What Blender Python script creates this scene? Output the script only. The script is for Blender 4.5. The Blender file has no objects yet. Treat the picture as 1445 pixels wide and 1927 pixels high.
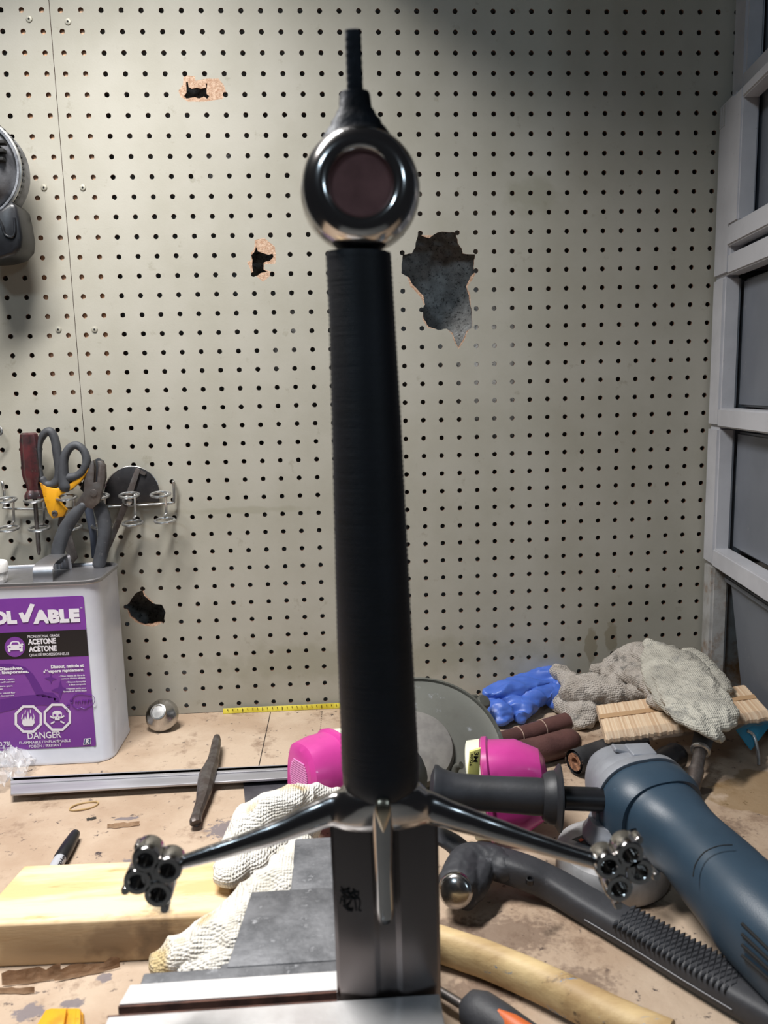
import bpy, bmesh, math, random
from mathutils import Vector, Matrix, noise
from mathutils.geometry import delaunay_2d_cdt
random.seed(7)
V = Vector
SC = bpy.context.scene

# ------------------------------------------------------------------ camera
FP = 1489.276                      # focal length in pixels of the 1445 x 1927 frame
CAM = V((.3076, -1.1198, .4614))
_p, _r, _y = .1521, -.0244, .0583
FW = V((math.sin(_y)*math.cos(_p), math.cos(_y)*math.cos(_p), -math.sin(_p)))
_r0 = V((math.cos(_y), -math.sin(_y), 0)); _u0 = _r0.cross(FW)
RT = _r0*math.cos(_r) + _u0*math.sin(_r)
UP = -_r0*math.sin(_r) + _u0*math.cos(_r)
cd = bpy.data.cameras.new('camera'); cam = bpy.data.objects.new('camera', cd)
SC.collection.objects.link(cam)
M = Matrix((RT, UP, -FW)).transposed().to_4x4(); M.translation = CAM
cam.matrix_world = M
cd.sensor_fit = 'HORIZONTAL'; cd.sensor_width = 36; cd.lens = 36*FP/1445
cd.clip_start = .01; cd.clip_end = 50
cd.dof.use_dof = True; cd.dof.focus_distance = 1.02; cd.dof.aperture_fstop = 14
SC.camera = cam

# ------------------------------------------------------------------ light
def area(name, loc, target, sx, sy, power, col=(1, 1, 1)):
    l = bpy.data.lights.new(name, 'AREA'); l.shape = 'RECTANGLE'; l.size = sx; l.size_y = sy
    l.energy = power; l.color = col
    o = bpy.data.objects.new(name, l); SC.collection.objects.link(o)
    o.location = loc
    o.rotation_euler = (V(target)-V(loc)).to_track_quat('-Z', 'Y').to_euler()
    return o
bl = area('bench_lamp', (-.08, -.45, 1.26), (-.02, -.53, 0), .55, .10, 12.5, (1, .98, .96)); bl.data.spread = math.radians(128)
area('ceiling_lamp', (-.75, -2.3, 1.75), (.3, -.4, .3), .5, .12, 7, (.66, .84, 1))
area('far_ceiling_lamp', (1.7, -2.6, 1.35), (.4, -.4, .3), .25, .25, 3.5, (.66, .84, 1))
wd = bpy.data.worlds.new('world'); SC.world = wd; wd.use_nodes = True
wd.node_tree.nodes['Background'].inputs[0].default_value = (.50, .52, .60, 1)
wd.node_tree.nodes['Background'].inputs[1].default_value = .022
SC.view_settings.view_transform = 'Standard'; SC.view_settings.look = 'None'
SC.view_settings.exposure = .40; SC.view_settings.gamma = 1; SC.view_settings.use_curve_mapping = False

# ------------------------------------------------------------------ measuring helpers (photograph -> place)
def ray(x, y): return FW + RT*((x-722.5)/FP) - UP*((y-963.5)/FP)
def B(x, y, z=0.0):                # point at height z above the bench
    d = ray(x, y); return CAM + d*((z-CAM.z)/d.z)
def W(x, y, Y=0.0):                # point in the upright plane y = Y
    d = ray(x, y); return CAM + d*((Y-CAM.y)/d.y)
def S(px, p): return px*((V(p)-CAM).dot(FW))/FP     # size of px pixels at p

# ------------------------------------------------------------------ materials
def lin(h):
    h = h.lstrip('#'); c = [int(h[i:i+2], 16)/255 for i in (0, 2, 4)]
    return tuple(v/12.92 if v <= .04045 else ((v+.055)/1.055)**2.4 for v in c) + (1,)
def mat(name, col, rough=.5, metal=0.0, col2=None, scale=20, lo=.4, hi=.65, bump=0, bscale=200, stretch=(1, 1, 1),
        spots=None, rough2=None, trans=0, coat=0, spec=None, alpha=1, sub=0, detail=6, spots2=None, spots3=None):
    m = bpy.data.materials.new(name); m.use_nodes = True
    nt = m.node_tree; N = nt.nodes; L = nt.links; b = N['Principled BSDF']
    b.inputs['Base Color'].default_value = lin(col); b.inputs['Roughness'].default_value = rough
    b.inputs['Metallic'].default_value = metal
    b.inputs['Transmission Weight'].default_value = trans; b.inputs['Coat Weight'].default_value = coat
    b.inputs['Alpha'].default_value = alpha
    if spec is not None: b.inputs['Specular IOR Level'].default_value = spec
    if sub: b.inputs['Subsurface Weight'].default_value = sub; b.inputs['Subsurface Scale'].default_value = .004
    tc = N.new('ShaderNodeTexCoord'); mp = N.new('ShaderNodeMapping'); mp.inputs['Scale'].default_value = stretch
    L.new(tc.outputs['Object'], mp.inputs[0])
    cur = None
    def nz(sc, det=6, rg=.6):
        n = N.new('ShaderNodeTexNoise'); n.inputs['Scale'].default_value = sc; n.inputs['Detail'].default_value = det
        n.inputs['Roughness'].default_value = rg; L.new(mp.outputs[0], n.inputs['Vector']); return n
    def layer(fac_out, c2, l, h, cur):
        r = N.new('ShaderNodeMapRange'); r.inputs[1].default_value = l; r.inputs[2].default_value = h
        L.new(fac_out, r.inputs[0]); mx = N.new('ShaderNodeMix'); mx.data_type = 'RGBA'
        L.new(r.outputs[0], mx.inputs[0])
        if cur is None: mx.inputs[6].default_value = lin(col)
        else: L.new(cur, mx.inputs[6])
        mx.inputs[7].default_value = lin(c2); return mx.outputs[2], r.outputs[0]
    if col2:
        cur, f = layer(nz(scale, detail).outputs[0], col2, lo, hi, cur)
        if rough2 is not None:
            r = N.new('ShaderNodeMapRange'); r.inputs[3].default_value = rough; r.inputs[4].default_value = rough2
            L.new(f, r.inputs[0]); L.new(r.outputs[0], b.inputs['Roughness'])
    for s in (spots, spots2, spots3):
        if s: cur, _ = layer(nz(s[1], 8, .7).outputs[0], s[0], s[2]-.05, s[3]-.05, cur)
    if cur is not None: L.new(cur, b.inputs['Base Color'])
    if bump:
        bp = N.new('ShaderNodeBump'); bp.inputs['Strength'].default_value = bump; bp.inputs['Distance'].default_value = .001
        L.new(nz(bscale, 4).outputs[0], bp.inputs['Height']); L.new(bp.outputs[0], b.inputs['Normal'])
    m['tail'] = 1
    return m
def stain_and_shade(m, pts, col, amount=.8, nscale=60, soft=.35):
    """stains and painted shade with a shape of their own; pts = (x, y, z, rx, ry, rz) in the object's own space"""
    nt = m.node_tree; N = nt.nodes; L = nt.links; b = N['Principled BSDF']
    tc = N.new('ShaderNodeTexCoord'); n = N.new('ShaderNodeTexNoise'); n.inputs['Scale'].default_value = nscale; n.inputs['Detail'].default_value = 6
    L.new(tc.outputs['Object'], n.inputs['Vector'])
    for x, y, z, rx, ry, rz in pts:
        mp = N.new('ShaderNodeMapping'); mp.vector_type = 'TEXTURE'; mp.inputs['Location'].default_value = (x, y, z); mp.inputs['Scale'].default_value = (rx, ry, rz)
        L.new(tc.outputs['Object'], mp.inputs[0]); ln = N.new('ShaderNodeVectorMath'); ln.operation = 'LENGTH'; L.new(mp.outputs[0], ln.inputs[0])
        ad = N.new('ShaderNodeMath'); ad.operation = 'MULTIPLY_ADD'; ad.inputs[1].default_value = 1.6; L.new(n.outputs[0], ad.inputs[0]); L.new(ln.outputs['Value'], ad.inputs[2])
        mr = N.new('ShaderNodeMapRange'); mr.inputs[1].default_value = 1.8; mr.inputs[2].default_value = 1.8-soft; mr.inputs[3].default_value = 0; mr.inputs[4].default_value = amount
        L.new(ad.outputs[0], mr.inputs[0]); mx = N.new('ShaderNodeMix'); mx.data_type = 'RGBA'; L.new(mr.outputs[0], mx.inputs[0])
        bc = b.inputs['Base Color']
        if bc.links: L.new(bc.links[0].from_socket, mx.inputs[6])
        else: mx.inputs[6].default_value = bc.default_value
        mx.inputs[7].default_value = lin(col); L.new(mx.outputs[2], bc)
    return m
def wave_bump(m, scale, axis='Z', strength=.5, dist=.0005, second=None, distort=0.5):
    nt = m.node_tree; N = nt.nodes; L = nt.links; b = N['Principled BSDF']
    tc = N.new('ShaderNodeTexCoord')
    def wv(ax, sc):
        w = N.new('ShaderNodeTexWave'); w.bands_direction = ax; w.inputs['Scale'].default_value = sc
        w.inputs['Distortion'].default_value = distort; w.inputs['Detail'].default_value = 1
        L.new(tc.outputs['Object'], w.inputs['Vector']); return w.outputs['Fac']
    h = wv(axis, scale)
    if second:
        mm = N.new('ShaderNodeMath'); mm.operation = 'MULTIPLY'; L.new(h, mm.inputs[0]); L.new(wv(second[0], second[1]), mm.inputs[1]); h = mm.outputs[0]
    bp = N.new('ShaderNodeBump'); bp.inputs['Strength'].default_value = strength; bp.inputs['Distance'].default_value = dist
    L.new(h, bp.inputs['Height'])
    old = b.inputs['Normal'].links
    if old: L.new(old[0].from_socket, bp.inputs['Normal'])
    L.new(bp.outputs[0], b.inputs['Normal'])
    return m
def knit(m, scale=420, strength=1.0, dist=.0012):
    nt = m.node_tree; N = nt.nodes; L = nt.links; b = N['Principled BSDF']
    tc = N.new('ShaderNodeTexCoord'); v = N.new('ShaderNodeTexVoronoi'); v.inputs['Scale'].default_value = scale
    v.inputs['Randomness'].default_value = .25
    L.new(tc.outputs['Object'], v.inputs['Vector'])
    mr = N.new('ShaderNodeMath'); mr.operation = 'MULTIPLY'; mr.inputs[1].default_value = -1
    L.new(v.outputs['Distance'], mr.inputs[0])
    bp = N.new('ShaderNodeBump'); bp.inputs['Strength'].default_value = strength; bp.inputs['Distance'].default_value = dist
    L.new(mr.outputs[0], bp.inputs['Height'])
    old = b.inputs['Normal'].links
    if old: L.new(old[0].from_socket, bp.inputs['Normal'])
    L.new(bp.outputs[0], b.inputs['Normal']); return m

# ------------------------------------------------------------------ mesh helpers
def bmnew(): return bmesh.new()
def loft(bm, rings, cap=True, closed=True):
    vs = [[bm.verts.new(p) for p in r] for r in rings]
    n = len(vs[0])
    for a, b in zip(vs, vs[1:]):
        for i in range(n if closed else n-1):
            j = (i+1) % n
            try: bm.faces.new((a[i], a[j], b[j], b[i]))
            except ValueError: pass
    if cap:
        for r in (list(reversed(vs[0])), vs[-1]):
            try: bm.faces.new(r)
            except ValueError: pass
    return vs
def frames(pts, ref):
    out = []; n = len(pts)
    for i in range(n):
        t = (pts[min(i+1, n-1)]-pts[max(i-1, 0)])
        t = t.normalized() if t.length > 1e-9 else V((0, 0, 1))
        s = t.cross(ref)
        if s.length < 1e-4: s = t.cross(V((1, .01, 0)))
        s.normalize(); u = s.cross(t).normalized(); out.append((t, s, u))
    return out
def tube(bm, pts, rad, n=16, ref=(0, 0, 1), power=1.0, cap=True, round_ends=False, twist=0):
    pts = [V(p) for p in pts]
    if not isinstance(rad, (list,)): rad = [rad]*len(pts)
    rad = [(r, r) if not isinstance(r, tuple) else r for r in rad]
    if round_ends:
        fr = frames(pts, V(ref)); a, b = rad[0], rad[-1]
        e0 = [(pts[0]-fr[0][0]*min(a)*k, (a[0]*q, a[1]*q)) for k, q in ((.95, .3), (.75, .66), (.4, .92))]
        e1 = [(pts[-1]+fr[-1][0]*min(b)*k, (b[0]*q, b[1]*q)) for k, q in ((.4, .92), (.75, .66), (.95, .3))]
        pts = [e[0] for e in e0]+pts+[e[0] for e in e1]; rad = [e[1] for e in e0]+rad+[e[1] for e in e1]
    fr = frames(pts, V(ref)); rings = []
    for p, (t, s, u), (a, b) in zip(pts, fr, rad):
        r = []
        for k in range(n):
            th = 2*math.pi*(k+.5)/n + twist; c, q = math.cos(th), math.sin(th)
            c = math.copysign(abs(c)**power, c); q = math.copysign(abs(q)**power, q)
            r.append(p + s*a*c + u*b*q)
        rings.append(r)
    loft(bm, rings, cap); return bm
def smooth_path(pts, k=6):
    pts = [V(p) for p in pts]; out = []
    for i in range(len(pts)-1):
        p0 = pts[max(i-1, 0)]; p1 = pts[i]; p2 = pts[i+1]; p3 = pts[min(i+2, len(pts)-1)]
        for j in range(k):
            t = j/k
            out.append(.5*((2*p1)+(p2-p0)*t+(2*p0-5*p1+4*p2-p3)*t*t+(3*p1-p0-3*p2+p3)*t**3))
    out.append(pts[-1]); return out
def lerp_list(v, k=6):
    out = []
    for a, b in zip(v, v[1:]):
        for j in range(k):
            t = j/k; t = t*t*(3-2*t)
            out.append(tuple(x*(1-t)+y*t for x, y in zip(a, b)) if isinstance(a, tuple) else a*(1-t)+b*t)
    out.append(v[-1]); return out
def stube(bm, pts, rad, k=6, **kw):
    if not isinstance(rad, list): rad = [rad]*len(pts)
    return tube(bm, smooth_path(pts, k), lerp_list(rad, k), **kw)
def box(bm, a, b, bevel=0, mtx=None):
    a, b = V(a), V(b); c = (a+b)/2; s = V([abs(x) for x in (b-a)])
    r = bmesh.ops.create_cube(bm, size=1); vs = r['verts']
    bmesh.ops.scale(bm, vec=s, verts=vs); bmesh.ops.translate(bm, vec=c, verts=vs)
    if bevel:
        es = list({e for v in vs for e in v.link_edges})
        q = bmesh.ops.bevel(bm, geom=es, offset=bevel, segments=3, affect='EDGES', profile=.5)
        vs = list({v for f in q['faces'] for v in f.verts} | {v for v in vs if v.is_valid})
    if mtx is not None: bmesh.ops.transform(bm, matrix=mtx, verts=[v for v in vs if v.is_valid])
    return bm
def prism(bm, poly, vec, bevel=0):
    vec = V(vec); a = [bm.verts.new(p) for p in poly]; b = [bm.verts.new(V(p)+vec) for p in poly]; n = len(poly)
    fs = [bm.faces.new(a), bm.faces.new(list(reversed(b)))]
    for i in range(n): fs.append(bm.faces.new((a[(i+1) % n], a[i], b[i], b[(i+1) % n])))
    bmesh.ops.recalc_face_normals(bm, faces=fs)
    if bevel:
        es = list({e for f in fs[:2] for e in f.edges})
        bmesh.ops.bevel(bm, geom=es, offset=bevel, segments=2, affect='EDGES', profile=.5)
    return bm
def axes(z, x=(1, 0, 0)):
    z = V(z).normalized(); x = V(x); x = (x-z*x.dot(z)).normalized(); y = z.cross(x)
    return x, y, z
def lathe(bm, c, axis, prof, n=48, cap=True, x=(1, .01, 0)):   # prof: (radius, height along axis)
    X, Y, Z = axes(axis, x); c = V(c)
    loft(bm, [[c+Z*h+(X*math.cos(2*math.pi*k/n)+Y*math.sin(2*math.pi*k/n))*r for k in range(n)] for r, h in prof], cap)
    return bm
def ring(bm, c, axis, R, r, n=32, m=8):
    X, Y, Z = axes(axis, (1, .013, .02)); c = V(c); rr = []
    for i in range(n):
        a = 2*math.pi*i/n; d = X*math.cos(a)+Y*math.sin(a)
        rr.append([c+d*(R+r*math.cos(2*math.pi*j/m))+Z*r*math.sin(2*math.pi*j/m) for j in range(m)])
    rr.append(rr[0]); vs = [[bm.verts.new(p) for p in r_] for r_ in rr[:-1]]; vs.append(vs[0])
    for a, b in zip(vs, vs[1:]):
        for j in range(m): bm.faces.new((a[j], a[(j+1) % m], b[(j+1) % m], b[j]))
    return bm
def link(name, me, root=None, m=None, loc=None, smooth=True, angle=38):
    o = bpy.data.objects.new(name, me); SC.collection.objects.link(o)
    if m is not None:
        for q in (m if isinstance(m, (list, tuple)) else [m]): me.materials.append(q)
    return o
def add(name, bm, m, root=None, base=None, smooth=True, angle=40, thick=0):
    """one mesh object; root = the thing (or part) it belongs to. Geometry is given in world space."""
    bmesh.ops.recalc_face_normals(bm, faces=bm.faces)
    off = V((0, 0, 0)); top = root
    while top is not None: off += top.location; top = top.parent
    if root is None:
        if base is None:
            xs = [v.co for v in bm.verts]
            base = V(((min(v.x for v in xs)+max(v.x for v in xs))/2, (min(v.y for v in xs)+max(v.y for v in xs))/2, min(v.z for v in xs)))
        off = V(base)
    bmesh.ops.translate(bm, vec=-off, verts=bm.verts)
    me = bpy.data.meshes.new(name)
    for f in bm.faces: f.smooth = smooth
    if smooth:
        ca = math.radians(angle)
        for e in bm.edges:
            if len(e.link_faces) == 2 and e.calc_face_angle(0) > ca: e.smooth = False
    bm.to_mesh(me); bm.free()
    o = link(name, me, root, m)
    if root is None: o.location = off
    else: o.parent = root
    return o
def tag(o, label, cat=None, group=None, kind=None):
    o['label'] = label
    if cat: o['category'] = cat
    if group: o['group'] = group
    if kind: o['kind'] = kind
    return o
def thing(name, loc, label, cat, group=None):
    o = bpy.data.objects.new(name, None); SC.collection.objects.link(o); o.location = loc; o.empty_display_size = .01
    return tag(o, label, cat, group)
def baked(bm, voxel=.003, disp=0, dscale=.02, smooth_it=2, seed=0, disp2=0, dscale2=.006, st=(1, 1, 1)):
    """fuse overlapping lumps of a bmesh into one skin, wrinkle it, return a new bmesh"""
    bmesh.ops.recalc_face_normals(bm, faces=bm.faces)
    me = bpy.data.meshes.new('tmp'); bm.to_mesh(me); bm.free()
    o = bpy.data.objects.new('tmp', me); SC.collection.objects.link(o)
    r = o.modifiers.new('r', 'REMESH'); r.mode = 'VOXEL'; r.voxel_size = voxel
    s = o.modifiers.new('s', 'SMOOTH'); s.iterations = smooth_it; s.factor = .5
    dg = bpy.context.evaluated_depsgraph_get(); ev = o.evaluated_get(dg)
    m2 = bpy.data.meshes.new_from_object(ev)
    bpy.data.objects.remove(o); b = bmesh.new(); b.from_mesh(m2); bpy.data.meshes.remove(m2); bpy.data.meshes.remove(me)
    b.normal_update()
    mv = []
    for v in b.verts:
        q = V((v.co.x*st[0], v.co.y*st[1], v.co.z*st[2]))+V((seed*.37, seed*.11, 0))
        a = 0
        if disp: a += disp*(1-2*abs(noise.noise(q/dscale)))
        if disp2: a += disp2*noise.noise(q/dscale2)
        mv.append(v.co+v.normal*a)
    for v, c in zip(b.verts, mv): v.co = c
    return b
def font_mesh(s, bold=.0):
    c = bpy.data.curves.new('t', 'FONT'); c.body = s; c.resolution_u = 3; c.offset = bold
    o = bpy.data.objects.new('t', c); SC.collection.objects.link(o)
    dg = bpy.context.evaluated_depsgraph_get(); me = bpy.data.meshes.new_from_object(o.evaluated_get(dg))
    bpy.data.objects.remove(o); bpy.data.curves.remove(c); return me
def text_into(bm, s, O, X, Y, w, h, bold=.02, shear=0, cap='E'):
    """flat lettering: O lower-left corner, X/Y unit directions, w width, h capital height"""
    me = font_mesh(s, bold); xs = [v.co.x for v in me.vertices]; x0, x1 = min(xs), max(xs); H = .7
    idx = [bm.verts.new(V(O)+V(X)*((v.co.x-x0)/(x1-x0)*w+shear*v.co.y/H*h)+V(Y)*(v.co.y/H*h)) for v in me.vertices]
    for p in me.polygons:
        try: bm.faces.new([idx[i] for i in p.vertices])
        except ValueError: pass
    bpy.data.meshes.remove(me)
def inpoly(x, y, P):
    c = False; n = len(P)
    for i in range(n):
        x1, y1 = P[i]; x2, y2 = P[i-1]
        if (y1 > y) != (y2 > y) and x < (x2-x1)*(y-y1)/(y2-y1)+x1: c = not c
    return c
def poly_face(bm, pts):
    try: return bm.faces.new([bm.verts.new(p) for p in pts])
    except ValueError: return None

exec_parts = True
# ================================================================== SETTING
m_peg = mat('painted_hardboard', '#a8a498', .62, 0, '#9d998b', 9, .38, .7, bump=.12, bscale=400, spots=('#8a8675', 34, .66, .8), spots2=('#3c372c', 120, .775, .8))
m_raw = mat('raw_hardboard', '#6a4a38', .9, bump=.5, bscale=500)
m_torn = mat('torn_fibre', '#cdb098', .95, 0, '#ae8a70', 260, .4, .6, bump=1, bscale=700)
m_conc = mat('concrete', '#b9b8b5', .95, 0, '#989794', 60, .4, .6, bump=1, bscale=350, spots=('#4a4948', 300, .58, .7))
m_bench = mat('bench_board', '#b5a18c', .72, 0, '#a38c76', 8, .4, .62, bump=.9, bscale=90, spots=('#7d6653', 22, .60, .74), spots2=('#3a3030', 70, .655, .71), spots3=('#5d4b3d', 260, .70, .76), rough2=.6)
m_bench_front = None
stain_and_shade(m_bench, [(B(1440,1490).x-.4, B(1440,1490).y+.35, .9, .06, .05, .2)], '#7c6238', .6, 30, .12)
stain_and_shade(m_bench, [(B(1320,1487).x-.4, B(1320,1487).y+.35, .9, .014, .009, .2)], '#4a3c34', .8, 40, .1)
stain_and_shade(m_bench, [(B(x, y).x-.4, B(x, y).y+.35, .9, a, b, .2) for x, y, a, b in ((950,1760,.06,.03), (1060,1850,.05,.02), (850,1750,.03,.02), (1180,1700,.04,.015), (900,1870,.04,.02), (1330,1560,.05,.03))], '#5c483c', .62, 190, .45)
stain_and_shade(m_bench, [(B(x, y).x-.4, B(x, y).y+.35, .9, a, b, .2) for x, y, a, b in ((55,1905,.012,.010), (140,1888,.010,.005), (196,1840,.008,.005), (240,1540,.014,.004), (260,1620,.02,.006), (440,1560,.03,.02))], '#6d6568', .9, 160, .2)
m_pine_stud = mat('stud_pine', '#dcb898', .8, 0, '#d0a078', 30, .4, .6, stretch=(1, 1, .15))

PITCH = .0254; ZT = .952
def jag(zoomlist, ox, oz, s): return [(ox+x/s, oz+y/s) for x, y in zoomlist]
H1 = jag([(905,425),(903,398),(912,395),(915,422),(930,430),(955,425),(975,430),(1000,425),(998,402),(1006,405),(1003,455),(1016,466),(1006,480),(990,468),(965,478),(945,470),(905,478),(893,466),(905,450)], 0, 0, 2.5804)
T1 = jag([(890,375),(905,366),(945,370),(950,392),(1000,382),(1060,380),(1085,410),(1100,455),(1075,482),(1000,492),(915,494),(875,470),(866,440),(888,410)], 0, 0, 2.5804)
H2 = jag([(998,298),(1010,262),(1022,292),(1085,312),(1108,305),(1114,325),(1090,350),(1055,358),(1055,400),(1090,414),(1050,416),(1020,435),(996,440),(988,385),(990,345),(982,315)], 160, 380, 3.141)
T2 = jag([(1003,225),(1060,214),(1122,265),(1127,305),(1125,364),(1058,368),(1060,398),(1125,420),(1090,440),(1050,472),(1020,445),(985,420),(957,355),(982,345),(978,300),(996,285)], 160, 380, 3.141)
H3 = jag([(850,1212),(880,1230),(915,1238),(945,1215),(985,1203),(1062,1210),(1072,1265),(1095,1300),(1100,1325),(1168,1330),(1160,1400),(1165,1432),(1145,1450),(1118,1510),(1135,1560),(1140,1600),(1150,1650),(1152,1740),(1120,1760),(1100,1810),(1075,1850),(1060,1820),(1045,1770),(1010,1745),(960,1752),(910,1735),(880,1690),(873,1640),(888,1610),(880,1560),(850,1530),(820,1500),(800,1460),(757,1435),(765,1330),(815,1325),(835,1290)], 500, 30, 2.965)
T3 = jag([(852,1222),(940,1222),(1055,1216),(1065,1268),(1088,1303),(1095,1332),(1160,1336),(1152,1400),(1168,1440),(1150,1475),(1124,1512),(1142,1560),(1143,1600),(1146,1650),(1146,1735),(1125,1765),(1108,1812),(1076,1858),(1054,1822),(1040,1778),(1008,1742),(960,1746),(906,1742),(874,1692),(878,1640),(884,1616),(868,1575),(838,1540),(806,1508),(783,1440),(773,1425),(772,1336),(818,1331),(840,1293)], 500, 30, 2.965)
H4 = jag([(165,175),(175,210),(215,245),(250,265),(290,268),(302,290),(315,320),(306,360),(310,378),(300,392),(285,382),(265,383),(225,395),(180,398),(135,380),(90,345),(75,310),(58,285),(90,235),(120,195),(150,180)], 220, 1060, 3.44)
T4 = jag([(170,168),(185,205),(222,240),(250,272),(286,276),(300,300),(310,330),(300,360),(284,370),(284,392),(235,412),(180,404),(130,386),(82,350),(70,315),(66,280),(96,232),(126,200)], 220, 1060, 3.44)
def to_wall(P):
    out = []
    for x, y in P: p = W(x, y, -.0005); out.append((p.x, p.z))
    return out
def rough_up(P, amp=.0007, step=.004):
    out = []
    for i in range(len(P)):
        a, b = V(P[i]), V(P[(i+1) % len(P)]); n = max(1, int((b-a).length/step)); d = (b-a); nr = V((-d.y, d.x)).normalized() if d.length > 0 else V((0, 0))
        for k in range(n):
            p = a+d*(k/n)
            if k: p = p+nr*random.uniform(-amp, amp)
            out.append((p.x, p.y))
    return out
HOLES = [rough_up(to_wall(h)) for h in (H1, H2, H3, H4)]
TORN = [rough_up(to_wall(h), .0004) for h in (T1, T2, T3, T4)]
def pegboard(name, x0, x1, z0, z1, dx, label):
    vs = []; es = []
    def loop(P):
        b = len(vs); vs.extend(V(p) for p in P); es.extend((b+i, b+(i+1) % len(P)) for i in range(len(P)))
    loop([(x0, z0), (x1, z0), (x1, z1), (x0, z1)])
    R = .0034; n = 12
    c0 = math.ceil((x0-dx+R)/PITCH); c1 = math.floor((x1-dx-R)/PITCH)
    cent = set()
    for c in range(c0, c1+1):
        for r in range(-4, 38):
            x = c*PITCH+dx; z = ZT-r*PITCH
            if not (x0+R*1.2 < x < x1-R*1.2 and z0+R*1.2 < z < z1-R*1.2): continue
            q = .00018; x += random.uniform(-q, q); z += random.uniform(-q, q)
            inside = any(inpoly(x, z, P) for P in HOLES)
            if inside: continue
            cent.add((x, z)); rr = [R*(1+random.uniform(-.05, .05)) for _ in range(n)]
            loop([(x+rr[k]*math.cos(2*math.pi*k/n), z+rr[k]*math.sin(2*math.pi*k/n)) for k in range(n)])
    near = [k for k in range(4) if x0 < HOLES[k][0][0] < x1]
    for k in near: loop(HOLES[k]); loop(TORN[k])
    ov, oe, of, _, _, _ = delaunay_2d_cdt(vs, es, [], 0, 1e-6)
    grid = {}
    for x, z in cent: grid.setdefault((int(x/PITCH*1.0001+500), int(z/PITCH*1.0001+500)), []).append((x, z))
    bm = bmesh.new(); bv = [bm.verts.new((v.x, 0, v.y)) for v in ov]
    for f in of:
        cx = sum(ov[i].x for i in f)/3; cz = sum(ov[i].y for i in f)/3
        if not (x0 < cx < x1 and z0 < cz < z1): continue
        gi, gj = int(cx/PITCH*1.0001+500), int(cz/PITCH*1.0001+500); hit = False
        for a in (-1, 0, 1):
            for b in (-1, 0, 1):
                for (x, z) in grid.get((gi+a, gj+b), ()):
                    if (cx-x)**2+(cz-z)**2 < (R*.93)**2: hit = True
        if hit or any(inpoly(cx, cz, HOLES[k]) for k in near): continue
        try: nf = bm.faces.new([bv[i] for i in f])
        except ValueError: continue
        if any(inpoly(cx, cz, TORN[k]) for k in near): nf.material_index = 2
    for f in bm.faces:
        f.normal_update()
        if f.normal.y > 0: f.normal_flip()
    bmesh.ops.delete(bm, geom=[v for v in bm.verts if not v.link_faces], context='VERTS')
    # thickness: torn fibre lies a little deeper than the painted face
    bnd = [e for e in bm.edges if len(e.link_faces) == 1]
    r = bmesh.ops.extrude_edge_only(bm, edges=bnd)
    nv = [g for g in r['geom'] if isinstance(g, bmesh.types.BMVert)]
    for v in nv: v.co.y += .0032
    for g in r['geom']:
        if isinstance(g, bmesh.types.BMFace): g.material_index = 1
    me = bpy.data.meshes.new(name); bm.to_mesh(me); bm.free()
    for q in (m_peg, m_raw, m_torn): me.materials.append(q)
    o = bpy.data.objects.new(name, me); SC.collection.objects.link(o); tag(o, label, 'pegboard', None)
    return o
stain_and_shade(m_peg, [(W(x, y).x, 0, W(x, y).z, a, .2, b) for x, y, a, b in ((1112,1215,.010,.03), (1150,1200,.010,.025))], '#7a6f54', .55, 60, .2)
stain_and_shade(m_peg, [(W(x, y).x, 0, W(x, y).z, a, .2, b) for x, y, a, b in ((460,960,.10,.006), (700,1240,.3,.035), (1000,370,.04,.03))], '#8c8976', .5, 40, .5)
XS = W(93, 15).x
pb_l = pegboard('pegboard', -.42, XS-.0004, .0005, 1.04, .0018, 'narrow strip of beige pegboard left of the vertical seam')
pb_r = pegboard('pegboard', XS+.0004, 1.25, .0005, 1.04, 0, 'large beige pegboard with broken holes, right of the vertical seam')
m_screw = mat('painted_screw', '#a6a294', .5, .3, bump=.2)
m_dark = mat('black_recess', '#0c0c0c', .8)
for i, (x, y) in enumerate([(55,36), (128,41), (83,353), (156,353), (110,620), (178,620)]):
    p = W(x, y); own = pb_l if p.x < XS else pb_r
    bm = bmnew(); lathe(bm, p+V((0, .0005, 0)), (0, -1, 0), [(.0042, 0), (.0042, .0006), (.0036, .0018), (.0012, .0022), (.0011, .0008)], 24)
    s = add('screw', bm, m_screw, own)
    bm = bmnew(); lathe(bm, p, (0, -1, 0), [(.0010, .0009), (.0010, .00235)], 8); add('screw_slot', bm, m_dark, s)

def struct(name, bm, m, label):
    o = add(name, bm, m); o['kind'] = 'structure'; o['label'] = label; return o
bm = bmnew(); box(bm, (-.6, .064, -.9), (1.6, .16, 1.6)); struct('wall_back', bm, m_conc, 'rough grey concrete wall behind the pegboard')
bm = bmnew(); box(bm, (-.089, .0036, .45), (.003, .0635, 1.3)); stud = tag(add('wall_stud', bm, m_pine_stud), 'pale pine stud standing behind the pegboard seam', 'stud')
bm = bmnew(); box(bm, (-.6, -2.6, -.93), (1.6, .06, -.90)); struct('floor', bm, m_conc, 'grey concrete floor under the bench')
bm = bmnew(); box(bm, (.30, -.20, 1.07), (1.3, .0, 1.09), .001); tag(add('unseen_shade_board', bm, mat('shade_board', '#8d7a62', .7)), 'unseen board added above the storage tower to shade the upper right pegboard', 'shelf')  # unseen board, added to darken the upper right of the pegboard

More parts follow.
